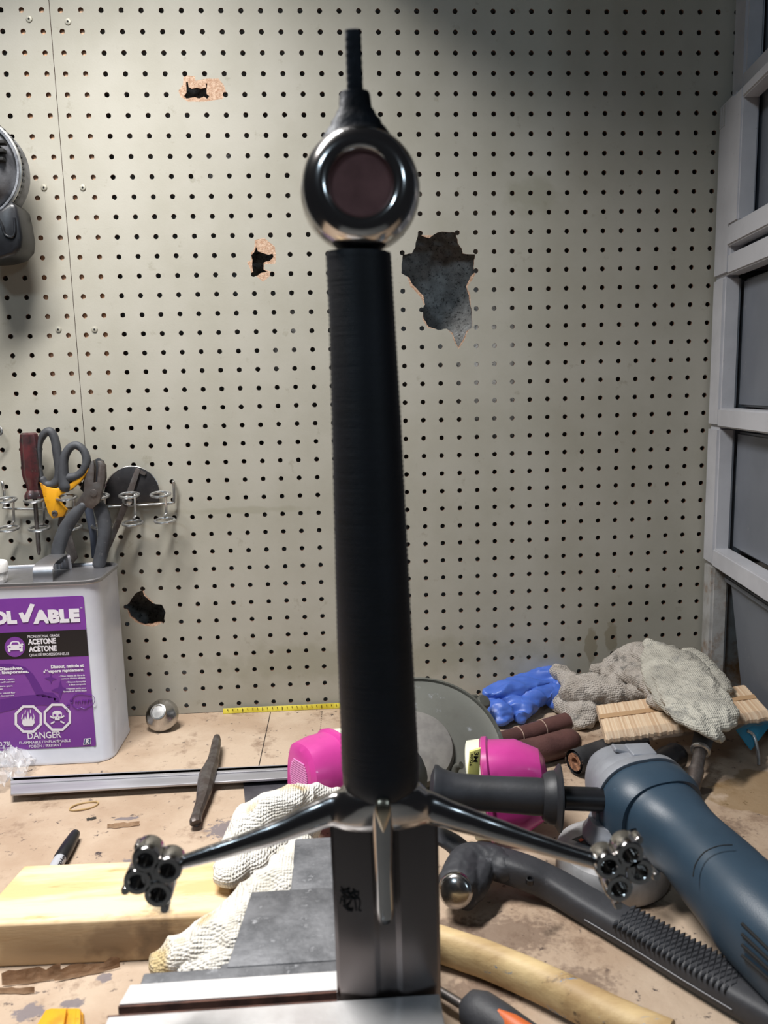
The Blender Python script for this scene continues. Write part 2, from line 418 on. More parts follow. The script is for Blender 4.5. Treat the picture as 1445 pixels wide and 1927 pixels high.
# bench
bench = thing('workbench', (.4, -.35, -.9), 'tan board covered workbench with dark stains and peeling paper', 'workbench')
bm = bmnew(); box(bm, (-.42, -.80, -.022), (1.25, -.0002, 0)); 
add('bench_top', bm, m_bench, bench)
m_leg = mat('bench_wood', '#8b6f53', .8, 0, '#6f563e', 12, .4, .6, stretch=(1, 1, .2))
bm = bmnew(); box(bm, (-.42, -.79, -.11), (1.25, -.75, -.0221)); add('apron', bm, m_leg, bench)
for x in (-.36, 1.16):
    for y in (-.74, -.06):
        bm = bmnew(); box(bm, (x-.045, y-.045, -.9), (x+.045, y+.045, -.0221 if y > -.5 else -.111)); add('leg', bm, m_leg, bench)
# joints between the boards of the bench covering
m_crack = mat('dark_joint', '#2a211b', .9)
bm = bmnew()
def strip(bm, pts, w, z=.0004):
    for a, b in zip(pts, pts[1:]):
        d = (b-a).normalized(); s = V((-d.y, d.x, 0))*w/2
        vs = [bm.verts.new(p) for p in (a+s, a-s, b-s, b+s)]; bm.faces.new(vs)
strip(bm, [B(509,1340,.0004), B(497,1395,.0004), B(488,1437,.0004), B(470,1520,.0004)], .0011)
add('board_joint', bm, m_crack, bench); bm = bmnew()
for k in range(22):
    a = B(606, 1338, .0004).lerp(B(598, 1420, .0004), k/22); strip(bm, [a, a+V((-.0002, -.0018, 0))], .0013)
add('perforation_line', bm, m_crack, bench)
m_paper = mat('kraft_paper', '#b89a7c', .85, 0, '#98795c', 60, .4, .6, bump=.5)
def flake(x, y, L, w, ang, label, curl=.004, col=m_paper):
    p = B(x, y, .0006); bm = bmnew(); n = 9; rows = []
    rs = random.Random(int(x*31+y))
    for i in range(n):
        t = i/(n-1)-.5; ww = w*(1-1.6*t*t)*rs.uniform(.6, 1.15); off = rs.uniform(-.15, .15)*w
        row = []
        for j in range(4):
            q = j/3-.5; lx = t*L; ly = q*ww+off; lz = max(0, curl*(q+.5)**2*rs.uniform(.7, 1.2))+abs(t)*curl*.2
            row.append(p+V((lx*math.cos(ang)-ly*math.sin(ang), lx*math.sin(ang)+ly*math.cos(ang), lz)))
        rows.append(row)
    vs = [[bm.verts.new(q) for q in r] for r in rows]
    for a, b in zip(vs, vs[1:]):
        for j in range(3): bm.faces.new((a[j], a[j+1], b[j+1], b[j]))
    bmesh.ops.solidify(bm, geom=list(bm.faces), thickness=.0004)
    o = add('paper_flake', bm, col); return tag(o, label, 'paper flake')
flake(60, 1848, .045, .0035, .1, 'curled brown paper flake at the left edge in front of the wood block', .010)
flake(165, 1834, .050, .0028, .22, 'long torn brown paper strip in front of the wood block', .009)
flake(30, 1868, .03, .003, -.1, 'flat torn brown paper flake above the yellow clamp on the left', .004)
flake(232, 1555, .034, .006, .05, 'thin pale curled sliver on the bench between punch and marker', .003)
flake(70, 1652, .012, .010, .9, 'small curled brown chip at the lower end of the marker', .006)
flake(165, 1665, .018, .006, .2, 'small brown chip behind the wood block right of the marker', .003)
flake(405, 1638, .014, .010, .6, 'tan chip at the left side of the yellowed glove', .008)
flake(172, 1541, .010, .005, .4, 'small dark chip below the rubber band', .001, mat('dark_chip', '#4a4540', .8))

# ================================================================== SWORD
YS = -.688
def SW(x, y, dy=0): return W(x, y, YS+dy)
m_steel = mat('polished_steel', '#c2bfbc', .13, 1, '#adaaa8', 14, .35, .7, rough2=.2)
m_blade = mat('satin_steel', '#8a8280', .24, 1, '#7a7371', 10, .35, .7, rough2=.3, stretch=(1, 1, .12))
m_black = mat('black_leather', '#0e0f14', .55, 0, '#15161d', 30, .4, .6, bump=.15, bscale=300)
wave_bump(m_black, 260, 'Z', .25, .0004, distort=1.2)
m_dsteel = mat('dark_forged_steel', '#23262c', .6, .7, '#15171b', 60, .4, .6, bump=.7, bscale=220)
sword = thing('longsword', SW(720, 1925), 'large two handed sword with black grip standing upright in the vise', 'sword')
# blade
bm = bmnew(); rings = []
for y, xl, xr in ((1500, 618, 822), (1560, 621, 824), (1700, 628, 827), (1850, 634, 829), (1960, 640, 831), (2040, 644, 832)):
    a, b = SW(xl, y), SW(xr, y); c = (a+b)/2; c.y = YS; h = (b-a).length/2; f = h*.26
    z = a.z*.5+b.z*.5
    rings.append([V((c.x+dx, YS+dy, z)) for dx, dy in ((-h, 0), (-h+.002, -.0008), (-f-.004, -.0030), (-f, -.0030), (-f*.6, -.0017), (0, -.0012), (f*.6, -.0017), (f, -.0030), (f+.004, -.0030), (h-.002, -.0008), (h, 0), (h-.002, .0008), (f, .003), (-f, .003), (-h+.002, .0008))])
loft(bm, rings); blade = add('blade', bm, m_blade, sword, angle=12)
m_etch = mat('etched_mark', '#050505', .9)
bm = bmnew()
def etch(pts, r=.0005):
    q = [SW(x, y, -.0023-.0002) for x, y in pts]
    for p in q: p.y = YS-.0026
    tube(bm, smooth_path(q, 4), r, n=6, ref=(0, 1, 0))
def ze(L): return [(600+x/5.352, 1420+y/5.352) for x, y in L]
for L in ([(215,1360),(240,1385),(270,1380),(300,1400)], [(345,1360),(370,1385),(405,1380)], [(235,1385),(262,1430),(300,1450),(330,1400),(365,1390)],
          [(300,1400),(345,1450),(400,1445),(415,1500),(400,1560),(430,1570)], [(330,1450),(310,1500),(280,1540),(300,1570),(345,1560)],
          [(215,1500),(225,1460),(250,1470),(262,1510),(240,1520)], [(250,1520),(290,1560),(340,1575)], [(360,1460),(370,1520),(375,1570)], [(280,1390),(290,1365),(310,1360)], [(345,1400),(380,1430),(400,1400)]):
    etch(ze(L))
add('maker_mark', bm, m_etch, blade)
# guard
guard_m = m_steel
bm = bmnew()
def arm(P, flip):
    pts = []; rad = []
    for x, y, h in P:
        p = SW(x, y); pts.append(p); s = S(h, p); rad.append((s*.62, s))
    stube(bm, pts, rad, k=6, n=20, ref=(0, 0, 1))
arm([(712,1518,40),(675,1515,37),(640,1519,34),(600,1533,30),(520,1566,24),(430,1596,19),(335,1625,15)], 0)
arm([(716,1518,40),(760,1515,37),(800,1519,33),(850,1535,28),(920,1558,24),(1000,1584,20),(1070,1606,18),(1135,1625,17)], 1)
# cup under the grip
c = SW(717, 1515); 
rings_ = []
for y, hw, dp in ((1554, 70, .006), (1550, 90, .0095), (1535, 104, .0125), (1512, 100, .0150), (1494, 88, .0165), (1482, 76, .0168), (1476, 70, .0158)):
    p_ = SW(717, y); h_ = S(hw, p_); rings_.append([V((p_.x+h_*math.cos(a), YS+dp*math.sin(a), p_.z)) for a in [2*math.pi*(k+.5)/40 for k in range(40)]])
loft(bm, rings_)
guard = add('guard', baked(bm, .0011, 0, smooth_it=18), guard_m, sword, angle=70)
# langet with its raised ridge
bm = bmnew(); rings = []
for y, xl, xr, dp in ((1490, 694, 747, .0172), (1520, 694, 746, .0170), (1555, 698, 743, .0160), (1640, 703, 741, .0146), (1715, 706, 744, .0138), (1733, 708, 743, .0134), (1740, 712, 739, .0110)):
    a, b = SW(xl, y, -dp), SW(xr, y, -dp); cx = (a.x+b.x)/2; h = (b.x-a.x)/2; z = (a.z+b.z)/2
    rings.append([V((cx+h*u, YS-dp*v, z)) for u, v in ((-1, .22), (-1, .60), (-.84, .84), (-.62, .95), (-.3, .99), (0, 1), (.3, .99), (.62, .95), (.84, .84), (1, .60), (1, .22))])
loft(bm, rings); add('langet', bm, m_steel, guard, angle=25)
bm = bmnew(); rings = []
for y, hw, dp in ((1500, 6, .0170), (1508, 12, .0192), (1524, 15, .0200), (1538, 13, .0194), (1554, 8, .0178), (1568, 1, .0158)):
    p = SW(721, y, -dp); h = S(hw, p)
    rings.append([V((p.x+h*math.cos(a), YS-dp+.0012*(1-math.sin(a)), p.z)) for a in [math.pi*k/8 for k in range(9)]]+[V((p.x-h*.9, YS-dp+.004, p.z)), V((p.x+h*.9, YS-dp+.004, p.z))])
loft(bm, rings); add('leaf_boss', bm, mat('brushed_boss', '#b5ab98', .3, 1), guard, angle=60)
for side, C4, nubs, mid in (('l', [(273.4,1619.7),(314.9,1639),(258,1661),(297,1684.7)], [(264,1586),(240,1666),(313,1700)], (286,1651)),
                       ('r', [(1186.6,1610),(1146,1632),(1204.6,1641.8),(1165.8,1673.6)], [(1196,1572),(1228,1640),(1158,1694)], (1176,1640))):
    bm = bmnew()
    for x, y in C4:
        p = SW(x, y, -.009); R = S(26.5, p); r = R*.55
        lathe(bm, p, (0, 1, 0), [(r*.92, .0118), (r*.95, .004), (r, .0006), (r*1.12, 0), (R*.93, -.0), (R, .0010), (R, .0135), (R*.9, .0148), (r, .0148)], 36, cap=False)
        lathe(bm, p, (0, 1, 0), [(.0001, .0112), (r*1.0, .0112), (r*1.0, .0125), (.0001, .0125)], 20)
    p = SW(*mid, -.0075); lathe(bm, p, (0, 1, 0), [(S(20, p), 0), (S(20, p), .012)], 20)
    for x, y in nubs:
        q = SW(x, y, .004); lathe(bm, q, (0, 1, 0), [(.0022, -.006), (.0026, -.005), (.0026, .001), (.0020, .002)], 16)
    add('quatrefoil', bm, m_steel, guard, angle=35)
# grip
bm = bmnew(); pts = []; rad = []
prof = [(476, 614, 735), (484, 613, 736), (600, 619, 743), (800, 624, 755), (1000, 629, 765), (1200, 634, 775), (1350, 640, 783), (1440, 643, 788), (1468, 645, 788), (1480, 650, 782), (1488, 672, 760)]
sm = []
for (y0, a0, b0), (y1, a1, b1) in zip(prof, prof[1:]):
    n = max(1, int((y1-y0)/4.6)) if y1-y0 > 50 else 2
    for k in range(n): t = k/n; sm.append((y0+(y1-y0)*t, a0+(a1-a0)*t, b0+(b1-b0)*t))
sm.append(prof[-1])
for i, (y, a, b) in enumerate(sm):
    p = (SW(a, y)+SW(b, y))/2; p.y = YS; h = S(b-a, p)/2 + (.00017*(1 if i % 2 else -1) if 3 < i < len(sm)-5 else 0)+.00012*noise.noise(V((0, 0, y/6)))
    if y > 1475: p.z = SW(717, 1478+(y-1476)*.6).z-.002
    pts.append(p); rad.append((h, h*.82))
pts = pts; tube(bm, pts, rad, n=56, ref=(0, 1, 0)); add('grip', bm, m_black, sword, angle=80)
# pommel: rounded wheel with a flat disc let into it
pc = SW(677, 361); pr = S(113, pc)
bm = bmnew(); h0 = -pr*.60
prof = [(pr*.47, h0+.0055), (pr*.49, h0+.0022), (pr*.52, h0+.0002), (pr*.57, h0-.0016)]
for k in range(1, 33):
    a = math.pi*k/33; prof.append((pr*.60+pr*.40*math.sin(a)**.9, -math.cos(a)*pr*.66))
prof += [(pr*.57, -h0+.0016), (pr*.52, -h0), (pr*.47, -h0-.005)]
lathe(bm, pc, (0, 1, 0), prof, 72, cap=True)
pommel = add('pommel', bm, m_steel, sword, angle=50)
m_reflect_brown = mat('painted_brown_reflection', '#8a5f5c', .5, .25, '#704a48', 30, .4, .6)  # red-brown reflection in the flat pommel centre, put into the colour
bm = bmnew(); lathe(bm, pc, (0, 1, 0), [(.0001, h0+.0030), (S(57, pc), h0+.0030), (S(57, pc), h0+.0048), (.0001, h0+.0048)], 48); add('pommel_disc', bm, m_reflect_brown, pommel)
bm = bmnew(); pts = []; rad = []
for y, hw in ((176, 27), (180, 29), (205, 31), (212, 36), (222, 40), (230, 47), (238, 49), (246, 56), (262, 66), (285, 80), (300, 86)):
    p = SW(667+(y-176)*.05, y); pts.append(p); s = S(hw, p); rad.append((s, s*.6+.002))
tube(bm, pts, rad, n=28, ref=(0, 1, 0), power=.75); neck = add('pommel_neck', bm, m_dsteel, pommel, angle=50)
bm = bmnew(); pts = []; rad = []
for i, y in enumerate([56, 58, 64]+list(range(70, 184, 5))):
    p = SW(664+(y-56)*.035, y); s = S((11 if y < 58 else 15.2)+(.6*math.sin(i*2.1) if y > 60 else 0), p); pts.append(p); rad.append((s, s*.55))
tube(bm, pts, rad, n=20, ref=(0, 1, 0), power=.6); add('tang', bm, m_dsteel, sword, angle=50)

# ================================================================== VISE
m_iron = mat('cast_iron', '#727376', .58, .3, '#505154', 45, .38, .62, bump=.6, bscale=260, spots=('#a2a3a6', 90, .64, .76), spots2=('#3a3a3c', 150, .68, .76), rough2=.7)
m_alu = mat('worn_aluminium', '#d9d7d6', .48, .45, '#bdb8b6', 16, .42, .65, bump=.25, bscale=120, rough2=.6, spots=('#5b4f4d', 50, .70, .76))
m_rust = mat('rusty_edge', '#6e4c40', .85, .1, '#4a332c', 70, .4, .6, bump=.7)
ZV = .100
vise = thing('bench_vise', (.27, -.62, 0), 'grey cast iron bench vise with aluminium jaw covers clamping the sword', 'vise')
xl, xr = .166, .3585
bm = bmnew(); box(bm, (xl+.008, -.6795, .052), (xr-.001, -.6565, ZV-.0015), .0015); box(bm, (xl+.05, -.6600, .02), (xr-.03, -.62, .075), .004)
add('rear_jaw', bm, m_iron, vise)
bm = bmnew(); prism(bm, [V((xl+.003, -.6695, ZV-.0015)), V((xl, -.6840, ZV-.0015)), V((xl, -.6840, ZV-.0000)), V((xl+.003, -.6695, ZV+.0008))], (xr-xl, 0, 0), .0003)
box(bm, (xl, -.6848, ZV-.035), (xr, -.6800, ZV-.001)); cv = add('jaw_cover', bm, m_alu, vise)
bm = bmnew(); box(bm, (xl-.0005, -.6852, ZV-.006), (.297, -.6838, ZV-.0009), .0003); add('rusty_lip', bm, m_rust, cv)
bm = bmnew(); box(bm, (xl-.004, -.735, ZV-.003), (xr+.0005, -.6925, ZV-.0005), .0006); box(bm, (xl-.004, -.6965, ZV-.035), (xr, -.6922, ZV-.001)); cv = add('jaw_cover', bm, m_alu, vise)
bm = bmnew(); box(bm, (xl-.0045, -.6930, ZV-.0045), (.297, -.6918, ZV-.0002), .0003); add('rusty_lip', bm, m_rust, cv)
bm = bmnew(); box(bm, (xl+.006, -.742, .03), (xr-.002, -.6970, ZV-.0031), .003); add('front_jaw', bm, m_iron, vise)
bm = bmnew()
prism(bm, [V((.2265, -.657, ZV-.012)), V((.349, -.657, ZV-.012)), V((.349, -.580, ZV-.012)), V((.2345, -.580, ZV-.012))], (0, 0, .011), .0012)
add('anvil_plate', bm, m_iron, vise)
bm = bmnew(); box(bm, (.262, -.579, .05), (.345, -.497, .0895), .0015); add('slide_housing', bm, m_iron, vise)
bm = bmnew(); box(bm, (.24, -.655, .0005), (.345, -.51, .0515), .003); box(bm, (.25, -.65, .05), (.345, -.585, .0875), .001); add('body', bm, m_iron, vise)
bm = bmnew(); tube(bm, [(.30, -.72, .055), (.30, -.80, .055)], .014, n=24); add('screw_spindle', bm, m_steel, vise)

# ================================================================== SOLVENT CAN
CX0, CX1, CY0, CY1, CH = -.178, .008, -.147, -.036, .238
m_can = mat('white_tinplate', '#d6d8e0', .32, .2, '#c6c9d3', 14, .4, .7, spots=('#7d818c', 60, .72, .76), rough2=.4)
m_tin = mat('bare_tin', '#b3b2b4', .30, .9, '#8f8e92', 18, .35, .65, rough2=.45, bump=.1)
can = thing('solvent_can', ((CX0+CX1)/2, (CY0+CY1)/2, 0), 'white rectangular metal solvent can with purple label', 'can')
def rrect(x0, x1, y0, y1, r, z, n=6):
    out = []
    for cx, cy, a0 in ((x1-r, y1-r, 0), (x0+r, y1-r, 90), (x0+r, y0+r, 180), (x1-r, y0+r, 270)):
        for k in range(n+1):
            a = math.radians(a0+90*k/n); out.append(V((cx+r*math.cos(a), cy+r*math.sin(a), z)))
    return out
def rr(i, z, r=.022): return rrect(CX0+i, CX1-i, CY0+i, CY1-i, r-i, z)
bm = bmnew(); loft(bm, [rr(.001, .0), rr(0, .001), rr(0, .004), rr(.0012, .0055), rr(.0012, CH-.004)]); add('can_body', bm, m_can, can)
bm = bmnew(); loft(bm, [rr(.0004, CH-.0045), rr(-.0008, CH-.003), rr(-.0006, CH), rr(.0015, CH+.0008), rr(.003, CH-.001), rr(.0035, CH-.0035), rr(.02, CH-.0035, .03)]); lid = add('can_lid', bm, m_tin, can)
bm = bmnew(); hx = -.064
def strap(bm, pts, wdt, th, ribs=True):
    pts = smooth_path(pts, 5); fr = frames(pts, V((1, 0, 0))); rings = []
    for p, (t, s, u) in zip(pts, fr):
        r = []; n = 12
        for k in range(n+1):
            q = k/n-.5; r.append(p+V((1, 0, 0))*q*wdt+s*(th/2+.0009*math.cos(q*math.pi*6)))
        for k in range(n, -1, -1):
            q = k/n-.5; r.append(p+V((1, 0, 0))*q*wdt-s*th/2)
        rings.append(r)
    loft(bm, rings)
strap(bm, [(hx, -.128, CH-.003), (hx, -.126, CH+.012), (hx, -.112, CH+.018), (hx, -.075, CH+.019), (hx, -.06, CH+.016), (hx, -.056, CH-.003)], .024, .0016)
add('can_handle', bm, m_tin, can, angle=60)
bm = bmnew(); cp = V((-.131, -.118, CH-.0035)); lathe(bm, cp, (0, 0, 1), [(.018, 0), (.018, .004), (.0195, .0045), (.0195, .012), (.0185, .0135), (.0205, .014), (.0205, .024), (.019, .026), (.0001, .026)], 40)
add('screw_cap', bm, mat('white_cap', '#e4e2df', .4, 0, '#bdbab5', 80, .55, .6), can)
YF = CY0+.0012-.0003
def CF(x, y): p = W(x, y, YF); return p
m_purple = mat('purple_label', '#80409f', .35, 0, '#773897', 10, .4, .6)
m_purple_d = mat('dark_purple_print', '#5f2386', .35)
m_lblack = mat('black_print', '#18151a', .4)
m_white = mat('white_print', '#e9e6ee', .4)
lx1 = (CF(157,1121).x+CF(181,1404).x)/2; lzt = CF(157,1121).z; lzb = CF(181,1404).z
bm = bmnew()
def plate(bm, x0, x1, z0, z1, y, th=.0002, r=.003):
    P = [V((p.x, y, p.y)) for p in rrect(x0, x1, z0, z1, r, 0)]; prism(bm, P, (0, th, 0))
LX0 = -.166
plate(bm, LX0, lx1, lzb, lzt, YF, .0003); label = add('paper_label', bm, m_purple, can)
bm = bmnew(); zb0, zb1 = CF(100,1237).z, CF(100,1187).z
prism(bm, [V((LX0, YF-.00015, zb0)), V((lx1, YF-.00015, zb0)), V((lx1, YF-.00015, zb1)), V((LX0, YF-.00015, zb1))], (0, .0002, 0)); add('black_band', bm, m_lblack, label)
k4 = 1445/360
def Z2(x, y, dy=0): return W(x/k4, 1030+y/k4, YF-dy)          # coordinates read off the enlarged label
bm = bmnew()
dark = [[(0,880),(80,880),(190,905),(250,960),(300,1040),(330,1095),(400,1100),(445,1140),(440,1165),(300,1175),(270,1110),(215,1000),(170,930),(100,905),(0,900)],
        [(0,1150),(200,1120),(330,1110),(450,1150),(440,1200),(300,1190),(200,1200),(0,1250)],
        [(385,950),(395,985),(430,995),(395,1005),(385,1030),(375,1005),(335,990),(375,980)],
        [(455,1005),(470,1055),(520,1075),(470,1095),(455,1150),(440,1100),(385,1080),(440,1060)]]
for P in dark: poly_face(bm, [Z2(x, y, .0003) for x, y in P])
add('shadow_car_print', bm, m_purple_d, label)
bm = bmnew(); UX, UZ = V((1, 0, 0)), V((0, 0, 1))
def txt(s, x0, x1, yb, hcap, bold=.02, dy=.0005, shear=0):
    a = Z2(x0, yb, dy); b = Z2(x1, yb, dy); h = (Z2(x0, yb-hcap, dy)-a).length
    text_into(bm, s, V((a.x, a.y, (a.z+b.z)/2-0*(b.z-a.z))), UX, UZ, b.x-a.x, h, bold, shear)
txt('S', -150, -75, 573, 85, .07); txt('OL', -62, 130, 573, 85, .07); txt('ABLE', 250, 606, 563, 88, .07); txt('TM', 606, 622, 462, 8)
poly_face(bm, [Z2(x, y, .0005) for x, y in [(140,497),(170,490),(188,515),(228,425),(262,432),(212,565),(172,568)]])
txt('PROFESSIONAL GRADE', 208, 452, 680, 20, .005); txt('ACETONE', 212, 424, 728, 38, .05); txt('ACÉTONE', 218, 430, 784, 38, .05); txt('QUALITÉ PROFESSIONNELLE', 222, 523, 818, 20, .005)
txt('Rapidly Dissolves,', -150, 176, 928, 22, .045); txt('Cleans & Evaporates.', -160, 220, 955, 22, .045)
for i, (s, x1) in enumerate((('fibreglass resin', 110), ('removes adhesives', 112), ('Cleans two-part', 96), ('epoxies', 20), ('Cleans tools used for', 118), ('varnishes & lacquers', 106))):
    txt(s, x1-14*len(s)*.85, x1, 1003+i*21+(i//2)*10, 12, .02)
txt('Dissout, nettoie et', 385, 635, 908, 24, .045); txt("s'évapore rapidement.", 328, 637, 941, 22, .045)
for s, x0, x1, y in (('• Dilue résines de fibre de', 445, 642, 975), ('verre et élimine adhésifs', 462, 644, 994), ('• Dissout époxydes', 500, 648, 1021), ('à deux composés', 520, 649, 1040), ('• Nettoie outils pour', 500, 652, 1071), ('époxyde et vernis-laque', 478, 654, 1090)): txt(s, x0, x1, y, 12, .02)
txt('DANGER', 210, 465, 1442, 48, .015); txt('FLAMMABLE / INFLAMMABLE', 146, 535, 1478, 20, .01); txt('POISON / IRRITANT', 220, 466, 1508, 20, .01); txt('3.78L', 0, 92, 1500, 32, .02)
txt('303-264  0379', -40, 92, 1520, 9, .01)
def octo(cx, cy, R, r):
    a = [(cx+R*math.cos(math.radians(22.5+45*k)), cy+R*math.sin(math.radians(22.5+45*k))) for k in range(8)]
    b = [(cx+r*math.cos(math.radians(22.5+45*k)), cy+r*math.sin(math.radians(22.5+45*k))) for k in range(8)]
    for k in range(8): poly_face(bm, [Z2(*p, .0005) for p in (a[k], a[(k+1) % 8], b[(k+1) % 8], b[k])])
octo(214, 1297, 112, 92); octo(433, 1283, 112, 92)
# flames
for fl in ([(165,1330),(172,1290),(180,1310),(190,1270),(200,1300),(212,1235),(222,1300),(236,1268),(246,1308),(256,1285),(262,1325),(245,1350),(180,1350)],
           [(160,1300),(166,1270),(174,1255),(170,1290)], [(262,1300),(258,1268),(250,1250),(256,1290)], [(185,1262),(188,1240),(196,1228),(192,1258)], [(232,1255),(234,1230),(228,1222),(226,1250)]):
    poly_face(bm, [Z2(x, y, .0005) for x, y in fl])
# skull and crossed bones
poly_face(bm, [Z2(x, y, .0005) for x, y in [(405,1285),(396,1270),(396,1250),(408,1238),(432,1233),(456,1238),(468,1250),(468,1270),(458,1285),(452,1288),(450,1305),(416,1305),(412,1288)]])
for a, b in (((378,1276),(486,1328)), ((486,1272),(384,1332))):
    d = V((b[0]-a[0], b[1]-a[1], 0)).normalized(); n_ = V((-d.y, d.x, 0))*6
    for s0, s1 in ((0, .3), (.72, 1)):
        p0 = V((a[0], a[1], 0)).lerp(V((b[0], b[1], 0)), s0); p1 = V((a[0], a[1], 0)).lerp(V((b[0], b[1], 0)), s1)
        poly_face(bm, [Z2(q.x, q.y, .0005) for q in (p0+n_, p0-n_, p1-n_, p1+n_)])
# car pictogram
for P in ([(52,748),(70,738),(82,715),(100,708),(125,708),(143,712),(158,736),(175,745),(170,752),(172,785),(150,788),(146,775),(80,778),(78,790),(60,788),(60,760)],):
    poly_face(bm, [Z2(x, y, .0010) for x, y in P])
poly_face(bm, [Z2(x, y, .0010) for x, y in [(166,715),(170,728),(180,732),(170,736),(166,748),(162,736),(152,732),(162,728)]])
poly_face(bm, [Z2(x, y, .0005) for x, y in [(635,1445),(690,1440),(684,1488),(628,1493)]])
add('white_lettering', bm, m_white, label, smooth=False)
bm = bmnew()
poly_face(bm, [Z2(113+78*math.cos(a), 752+76*math.sin(a), .0006) for a in [2*math.pi*k/32 for k in range(32)]])
poly_face(bm, [Z2(x, y, .0012) for x, y in [(84,735),(95,718),(130,717),(142,733)]])
for x in (74, 152): poly_face(bm, [Z2(x+7*math.cos(a), 755+5*math.sin(a), .0012) for a in [math.pi*k/5 for k in range(10)]])
for P in ([(402,1265),(412,1258),(426,1264),(424,1275),(408,1277)], [(440,1264),(454,1258),(463,1265),(458,1277),(442,1275)], [(429,1288),(433,1278),(438,1288)]):
    poly_face(bm, [Z2(x, y, .0007) for x, y in P])
add('purple_pictogram_ground', bm, m_purple, label, smooth=False)
bm = bmnew()
poly_face(bm, [Z2(x, y, .0007) for x, y in [(640,1449),(685,1445),(680,1484),(634,1489)]])
add('blue_emblem', bm, mat('emblem_blue', '#3b4a78', .4), label, smooth=False)
bm = bmnew(); txt('R', 645, 675, 1482, 32, .05, .0009, .2); add('emblem_letter', bm, m_white, label, smooth=False)
bm = bmnew()
def scrib(P, r=.0003): tube(bm, smooth_path([Z2(x, y, .0006) for x, y in P], 4), r, n=5, ref=(0, 1, 0))
scrib([(545,1190),(540,1160),(560,1120),(600,1105),(650,1110),(700,1120),(715,1150),(705,1185),(670,1200),(640,1218),(610,1210),(590,1220),(560,1205),(545,1190)])
scrib([(570,1180),(572,1160),(582,1165),(588,1180),(592,1160),(604,1162),(608,1180)]); scrib([(618,1180),(622,1155),(634,1160),(638,1178),(642,1155),(652,1160),(656,1178)]); scrib([(664,1176),(668,1150),(680,1155),(684,1174),(688,1150),(698,1155)])
for cx, cy, r_ in ((540,1160,12), (515,1194,10), (502,1227,8)): scrib([(cx+r_*math.cos(a), cy+r_*math.sin(a)) for a in [math.pi*k/4 for k in range(9)]])
add('pen_doodle', bm, m_purple_d, label)

# ================================================================== TOOL RACK AND HANGING TOOLS
m_wire = mat('zinc_wire', '#c4c4c2', .3, .85, '#9b9a98', 60, .4, .6)
m_grey_grip = mat('grey_rubber', '#45474b', .62, 0, '#38393d', 40, .4, .6, bump=.2, spots=('#6d6c6b', 90, .66, .74))
m_tool = mat('tool_steel', '#7e7976', .4, .8, '#5d5450', 50, .4, .6, rough2=.55, bump=.2)
rack = thing('tool_rack', W(160, 950, -.02), 'silver wire tool rack with six ring holders hooked in the pegboard', 'tool rack')
bm = bmnew(); YR = -.008
tube(bm, smooth_path([W(4, 908, .010), W(4, 908, -.010), W(8, 925, YR), W(9, 950, YR), W(16, 957, YR), W(120, 957, YR), W(230, 952, YR), W(318, 947, YR), W(327, 940, YR), W(327, 915, YR), W(326, 907, -.010), W(326, 906, .010)], 5), .0019, n=10, ref=(0, 1, 0))
add('rail', bm, m_wire, rack)
for (ux, uy), (lx_, ly), wx in zip([(11,941),(65,940),(125,936),(186,934),(243,932),(302,930.5)], [(16,994.5),(74,994),(134,992),(192,989),(250,984.5),(310,979.5)], [25,82,139,197,254,312]):
    bm = bmnew(); c = W(ux, uy, -.030); ring(bm, c, V((0, -.16, 1)), .0128, .0019, 28, 8)
    ring(bm, W(lx_, ly, -.030), V((0, -.12, 1)), .0130, .0019, 28, 8)
    tube(bm, [W(wx, uy-1, -.020), W(wx, uy+8, -.014), W(wx+1, ly-14, -.014), W(wx-3, ly-8, -.020)], .0018, n=8, ref=(0, 1, 0)); add('ring_holder', bm, m_wire, rack)
# screwdriver
m_red = mat('dirty_red_plastic', '#552a2c', .35, 0, '#2c2526', 45, .42, .6, spots=('#8a7468', 90, .68, .76), coat=.3)
t = thing('screwdriver', W(65, 935, -.030), 'old screwdriver with dirty dark red handle standing in the tool rack', 'screwdriver')
Y = -.030; bm = bmnew(); pr_ = [(814, 12), (817, 16), (830, 18), (860, 18.5), (890, 19), (903, 17), (912, 13), (922, 12.5), (926, 15), (931, 18), (937, 18)]
pts = [W(54+(y-814)*.09, y, Y) for y, h in pr_]; rings = []
for p, (y, h) in zip(pts, pr_):
    r = S(h, p); rings.append([p+V((r*math.cos(a)*(1-.10*(k % 2)), r*math.sin(a)*(1-.10*(k % 2)), 0)) for k, a in ((k, 2*math.pi*k/20) for k in range(20))])
loft(bm, rings); add('handle', bm, m_red, t, angle=30)
bm = bmnew(); tube(bm, [W(65.5, 936, Y), W(73, 1035, Y), W(73.6, 1044, Y)], [.0029, .0029, (.0026, .0012)], n=14); add('shaft', bm, m_tool, t)
# snips with yellow and grey handles
m_yel = mat('yellow_plastic', '#d99a1c', .4, 0, '#b97c14', 40, .45, .62, spots=('#3a2c18', 120, .68, .76))
t = thing('tin_snips', W(110, 975, -.03), 'snips with looped grey handles and dirty yellow inlay hanging in the rack', 'snips')
Y = -.030
bm = bmnew(); P = [W(x, y, Y) for x, y in [(80,908),(75,880),(75,840),(82,818),(94,812),(103,826),(108,856),(112,885),(109,903),(99,912),(86,911),(80,902)]]
stube(bm, P, [(.003,.005)]*3+[(.0050,.006),(.0058,.006),(.0056,.006),(.0060,.006),(.0062,.006),(.0065,.006),(.0060,.006),(.0054,.006),(.0048,.006)], n=14, ref=(0, 1, 0), round_ends=True); add('loop_handle', bm, m_grey_grip, t)
bm = bmnew(); P = [W(x, y, Y-.004) for x, y in [(123,915),(119,890),(121,862),(131,843),(145,838),(158,849),(163,867),(158,884),(146,895),(130,899)]]
